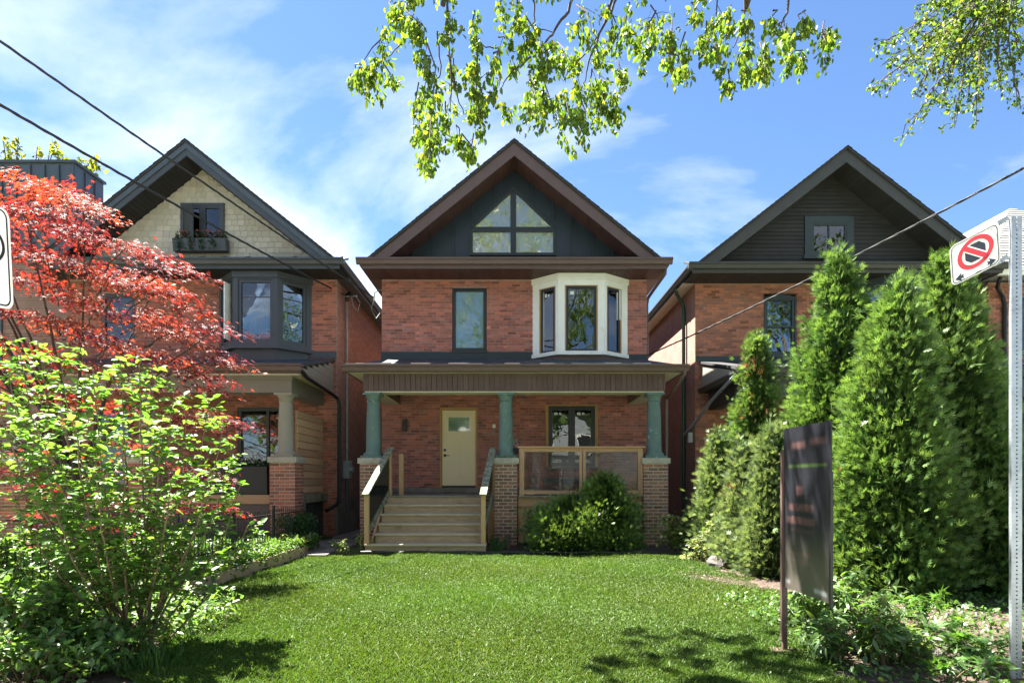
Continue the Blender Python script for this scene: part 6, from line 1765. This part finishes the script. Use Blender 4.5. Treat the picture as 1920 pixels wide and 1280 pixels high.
# ================================================================== SIGNS
# sign board of the sale
SG = thing('sale_sign', 'tall black printed board sign on a steel post at the lawn edge', 'sign', (PX(1473, 5.05), 5.05, 0))
M['sign_face'] = None
def sign_face():
    m = bpy.data.materials.new('sign_face'); m.use_nodes = True; nt = m.node_tree; p = nt.nodes['Principled BSDF']
    p.inputs['Roughness'].default_value = .32
    a = nt.nodes.new('ShaderNodeAttribute'); a.attribute_name = 'uv_print'
    s_ = nt.nodes.new('ShaderNodeSeparateXYZ'); nt.links.new(a.outputs['Vector'], s_.inputs[0])
    def ss(sock, lo, hi):
        r = nt.nodes.new('ShaderNodeMapRange'); r.interpolation_type = 'SMOOTHSTEP'; r.inputs[1].default_value = lo; r.inputs[2].default_value = hi
        nt.links.new(sock, r.inputs[0]); return r.outputs[0]
    def mul(a_, b_):
        q = nt.nodes.new('ShaderNodeMath'); q.operation = 'MULTIPLY'; nt.links.new(a_, q.inputs[0])
        if isinstance(b_, float): q.inputs[1].default_value = b_
        else: nt.links.new(b_, q.inputs[1])
        return q.outputs[0]
    U, Vv = s_.outputs['X'], s_.outputs['Y']
    c = _mix(nt, (.016, .017, .022), (.085, .072, .062), ss(Vv, .42, .12))  # board colour turns from black to taupe towards the bottom
    def blot(c, u0, u1, v0, v1, col, k, e=.03, ev=.014):
        f = mul(mul(ss(U, u0 - e, u0 + e), ss(U, u1 + e, u1 - e)), mul(ss(Vv, v0 - ev, v0 + ev), ss(Vv, v1 + ev, v1 - ev)))
        return _mix(nt, c, col, mul(f, k))
    pk_ = (.17, .085, .075)
    c = blot(c, .18, .50, .865, .905, pk_, .45); c = blot(c, .60, .92, .880, .915, pk_, .35)
    c = blot(c, .12, .92, .752, .770, (.07, .12, .03), .6, .05, .010)
    c = blot(c, .30, .44, .585, .640, pk_, .50)
    c = blot(c, .12, .66, .490, .530, pk_, .42); c = blot(c, .08, .70, .410, .450, pk_, .42)
    c = blot(c, .14, .66, .368, .378, pk_, .25); c = blot(c, .15, .62, .225, .240, pk_, .35); c = blot(c, .22, .68, .180, .192, pk_, .35)
    c = blot(c, .05, .15, .035, .055, (.35, .35, .35), .6); c = blot(c, .68, .94, .030, .055, (.40, .40, .40), .7)
    nt.links.new(c, p.inputs['Base Color'])
    return m
sx_ = PX(1473, 5.05)
xA, yA = sx_ - .01, 5.05; xB, yB = PX(1559, 4.33), 4.33       # far and near vertical edges
zT, zB_ = PZ(804, 5.05), PZ(1099, 5.05)
q = MB(); nx = Vector((yA - yB, xB - xA, 0)).normalized()
qs = [Vector((xA, yA, zB_)), Vector((xB, yB, zB_)), Vector((xB, yB, zT)), Vector((xA, yA, zT))]
nrm = (qs[1] - qs[0]).cross(qs[3] - qs[0]).normalized()
if nrm.dot(-qs[0]) < 0: nrm = -nrm
q.faces([v + nrm * .006 for v in qs] + [v - nrm * .006 for v in qs], [(0,1,2,3),(7,6,5,4),(0,4,5,1),(1,5,6,2),(2,6,7,3),(3,7,4,0)])
bd = q.build('board', sign_face(), SG, fixn=True)
at = bd.data.attributes.new('uv_print', 'FLOAT_VECTOR', 'POINT')
at.data.foreach_set('vector', [v for _ in range(2) for uv in ((0, 0), (1, 0), (1, 1), (0, 1)) for v in (uv[0], uv[1], 0)])
M['pink_ink'] = mat('pink_ink', (.115, .060, .055), .5)
ux = (qs[1] - qs[0]); uz = Vector((0, 0, 1)); un = ux.normalized()
def on_sign(u, v): return qs[0] + ux * u + uz * (v * (zT - zB_)) + nrm * .0075
rs = Matrix((un, uz, nrm)).transposed()
for txt, v, sz in (('HEAPS', .51, .085), ('ESTRIN', .43, .085)):
    text_mesh(txt, sz, on_sign(.39, v), rs, M['pink_ink'], 'lettering', SG, ext=.0005)
fr_ = MB()
fr_.bar(on_sign(-.012, -.34), on_sign(-.012, .86), .035, .035, up=nrm)
fr_.build('post', M['brown'], SG)
q = MB(); q.bar(on_sign(1.012, -.02), on_sign(1.012, .72), .02, .02, up=nrm); q.build('edge_rail', M['black_metal'], SG)
q = MB(); q.box(sx_ - .13, sx_ + .13, 4.98, 5.11, .012, .03); q.build('foot_plate', M['brown'], SG)
q = MB(); q.box(sx_ - .028, sx_ + .010, 5.035, 5.075, .02, .75); q.build('lower_post', M['brown'], SG)

# no-stopping sign on a perforated steel post
NS = thing('parking_sign', 'white no-stopping sign with red ring on the steel post', 'sign', (3.84, 4.42, 0))
TR, TL = W3d(1872, 415, 4.46), W3d(1780, 464, 4.72); BR, BL = W3d(1877, 492, 4.46), W3d(1785, 538, 4.72)
def sg(u, v, off=0.0):
    p = TL.lerp(TR, u).lerp(BL.lerp(BR, u), 1 - v)
    return p + NN * off
NN = (TR - TL).cross(TL - BL).normalized()
if NN.dot(-TL) < 0: NN = -NN
def rr(u0, u1, v0, v1, rd, n=6):
    out = []
    for cx_, cy_, a0 in ((u1 - rd, v1 - rd, 0), (u0 + rd, v1 - rd, 90), (u0 + rd, v0 + rd, 180), (u1 - rd, v0 + rd, 270)):
        for k in range(n + 1):
            a = R(a0 + 90 * k / n); out.append((cx_ + rd * math.cos(a), cy_ + rd * math.sin(a)))
    return out
def plate(name, mt, pts, off, th, parent):
    q = MB(); n = len(pts); A_ = [sg(u, v, off + th) for u, v in pts]; B_ = [sg(u, v, off) for u, v in pts]
    q.faces(A_ + B_, [tuple(range(n)), tuple(range(2*n - 1, n - 1, -1))] + [(i, i + n, (i + 1) % n + n, (i + 1) % n) for i in range(n)])
    return q.build(name, mt, parent)
def ringp(name, mt, outer, inner, off, th, parent):
    q = MB(); n = len(outer)
    q.faces([sg(u, v, off + th) for u, v in outer] + [sg(u, v, off + th) for u, v in inner] + [sg(u, v, off) for u, v in outer] + [sg(u, v, off) for u, v in inner],
            [(i, (i+1) % n, n + (i+1) % n, n + i) for i in range(n)] + [(i, 2*n + i, 2*n + (i+1) % n, (i+1) % n) for i in range(n)])
    return q.build(name, mt, parent)
pan = plate('panel', M['white'], rr(0, 1, 0, 1, .13), 0, .003, NS)
ringp('border', M['black_ink'], rr(.025, .975, .025, .975, .115), rr(.042, .958, .042, .958, .10), .003, .0012, NS)
cc_ = (.52, .56); ro_, ri_ = .37, .275
circ = lambda r_: [(cc_[0] + r_ * math.cos(2 * math.pi * k / 40), cc_[1] + r_ * 1.02 * math.sin(2 * math.pi * k / 40)) for k in range(40)]
ringp('red_ring', M['red_ink'], circ(ro_), circ(ri_), .003, .0012, NS)
plate('octagon', M['navy_ink'], [(cc_[0] + .225 * math.cos(R(22.5 + 45*k)), cc_[1] + .235 * math.sin(R(22.5 + 45*k))) for k in range(8)], .003, .0010, NS)
sd_ = Vector((.70, -.714)); pr2 = Vector((.714, .70))
def slash(hw_, ln_): return [(cc_[0] + sd_.x*a + pr2.x*b, cc_[1] + sd_.y*a + pr2.y*b) for a, b in ((-ln_, -hw_), (ln_, -hw_), (ln_, hw_), (-ln_, hw_))]
plate('slash_edge', M['white'], slash(.075, .255), .0041, .0008, NS)
plate('red_slash', M['red_ink'], slash(.05, .30), .005, .0008, NS)
plate('left_arrow', M['navy_ink'], [(.08, .13), (.22, .235), (.205, .165), (.27, .175), (.245, .13), (.27, .085), (.205, .095), (.22, .025)], .003, .0010, NS)
plate('right_arrow', M['navy_ink'], [(.92, .13), (.78, .025), (.795, .095), (.73, .085), (.755, .13), (.73, .175), (.795, .165), (.78, .235)], .003, .0010, NS)
plate('fine_print', M['black_ink'], [(.50, .045), (.62, .045), (.62, .060), (.50, .060)], .003, .0008, NS)
for u, v in ((.86, .90), (.88, .075)): plate('bolt', M['galv'], [(u + .015*math.cos(R(60*k)), v + .015*math.sin(R(60*k))) for k in range(6)], .003, .006, NS)
post = MB(); pitch = .0315; xF0, xF1, yF = PX(1896.5, 4.40), PX(1916.5, 4.40), 4.40
zp1 = PZ(398, 4.40)
def holed(m, O, Ux, Uz, wd_, hgt_, pitch, hr):
    n = int(hgt_ / pitch)
    for k in range(n):
        z0, z1 = k * pitch, (k + 1) * pitch; cu, cv = wd_ / 2, (z0 + z1) / 2
        outr = [(wd_, cv), (wd_, z1), (cu, z1), (0, z1), (0, cv), (0, z0), (cu, z0), (wd_, z0)]
        inn_ = [(cu + hr * math.cos(R(45*i)), cv + hr * math.sin(R(45*i))) for i in range(8)]
        m.faces([O + Ux*u + Uz*v for u, v in outr + inn_], [(i, (i+1) % 8, 8 + (i+1) % 8, 8 + i) for i in range(8)])
Z = Vector((0, 0, 1)); zlo = -.05; hp_ = zp1 - zlo
fd = .055
holed(post, Vector((xF0, yF, zlo)), Vector((1, 0, 0)), Z, xF1 - xF0, hp_, pitch, .0068)
lx0 = PX(1890.5, 4.46) 
dL = Vector((lx0 - xF0, .055, 0)); holed(post, Vector((xF0, yF, zlo)), dL.normalized(), Z, dL.length, hp_, pitch, .0062)
dR = Vector((xF1 + (xF0 - lx0) - xF1, .055, 0)); holed(post, Vector((xF1, yF, zlo)), dR.normalized(), Z, dR.length, hp_, pitch, .0062)
post.faces([Vector((lx0, 4.455, zlo)), Vector((xF1 + xF0 - lx0, 4.455, zlo)), Vector((xF1 + xF0 - lx0, 4.455, zp1 - .02)), Vector((lx0, 4.455, zp1 - .02))], [(0,1,2,3)])
post.build('post', M['galv'], NS, fixn=False)
for v in (.96, .04):
    a_ = sg(1.0, v, -.004); b_ = Vector((PX(1894, 4.43), 4.45, a_.z + .035))
    q = MB(); q.bar(sg(.86, v, -.006), a_, .012, .03); q.bar(a_, b_, .012, .034); q.build('bracket', M['galv'], NS)

# sign at the left edge of the view
LS = thing('street_sign', 'white street sign with black border cut by the left picture edge', 'sign', (-2.18, 2.32, 0))
yl = 2.25
tR, tL_, bR, bL_ = W3d(17, 396, yl), W3d(-112, 340, yl - .12), W3d(26, 581, yl), W3d(-104, 560, yl - .12)
TL, TR, BL, BR = tL_, tR, bL_, bR
NN = (TR - TL).cross(TL - BL).normalized()
if NN.dot(-TL) < 0: NN = -NN
plate('panel', M['white'], rr(0, 1, 0, 1, .10), 0, .003, LS)
ringp('border', M['black_ink'], rr(.035, .965, .022, .978, .085), rr(.058, .942, .036, .964, .070), .003, .0012, LS)
cl_ = lambda r_: [(.58 + r_ * math.cos(2*math.pi*k/36), .60 + r_ * .62 * math.sin(2*math.pi*k/36)) for k in range(36)]
ringp('symbol', M['black_ink'], cl_(.33), cl_(.285), .003, .0012, LS)
q = MB(); q.tube([(-2.20, 2.32, -.05), (-2.20, 2.32, 2.75)], .03, 10); q.build('post', M['galv'], LS, smooth=True)

# ================================================================== SERVICE WIRES AND POLES
def wire(label, a, b, sag, r_, mt, twist=True):
    a, b = Vector(a), Vector(b); m = MB(); N_ = 90
    def at_(t, k):
        p = a.lerp(b, t); p.z -= 4 * sag * t * (1 - t)
        if twist:
            w_ = 2 * math.pi * (t * (b - a).length / .9) + k * 2.1; e = r_ * 1.15
            p += Vector((math.cos(w_) * e * .7, math.cos(w_) * e * .3, math.sin(w_) * e))
        return p
    for k in range(3 if twist else 1):
        m.tube([at_(i / N_, k) for i in range(N_ + 1)], r_, 6)
    return tag(m.build('service_wire', mt, smooth=True), label, 'wire')
wire('upper left service wire running to the middle house eave', (-3.62, 15.15, 6.28), (-10.9, 0.0, 9.35), .18, .011, M['wire'])
wire('lower left service wire running to the left house mast', (-4.62, 16.05, 6.62), (-10.9, 0.0, 8.15), .30, .013, M['wire'])
wire('right service wire running to the middle house side wall', (3.64, 15.55, 4.86), (11.0, 0.0, 7.75), .38, .010, M['wire'])
ic = thing('insulator', 'wire insulator bracket under the left eave of the middle house', 'insulator', (-3.6, 15.15, 6.3))
q = MB(); q.tube([(-3.6, 15.15, 6.2), (-3.6, 15.15, 6.42)], .025, 8); q.build('knob', M['white'], ic)
q = MB(); q.tube([(-3.6, 15.15, 6.4), (-3.55, 15.4, 6.55), (-3.47, 15.55, 6.6)], .012, 6); q.build('bracket', M['galv'], ic)
q = MB(); q.tube([(-3.6, 15.15, 6.25), (-3.7, 15.2, 6.0), (-3.62, 15.4, 5.8), (-3.56, 15.6, 6.0)], .008, 6); q.build('drip_loop', M['wire_grey'], ic)
for x_, lab in ((-10.9, 'wooden utility pole by the road on the left'), (11.0, 'wooden utility pole by the road on the right')):
    t = thing('utility_pole', lab, 'pole', (x_, 0, 0))
    q = MB(); q.tube([(x_, 0, -.2), (x_, 0, 10)], [.16, .11], 12); q.build('pole', M['bark'], t, smooth=True)
    q = MB(); q.box(x_ - 1.0, x_ + 1.0, -.16, -.06 - .05, 9.3, 9.42); q.build('crossarm', M['bark'], t)
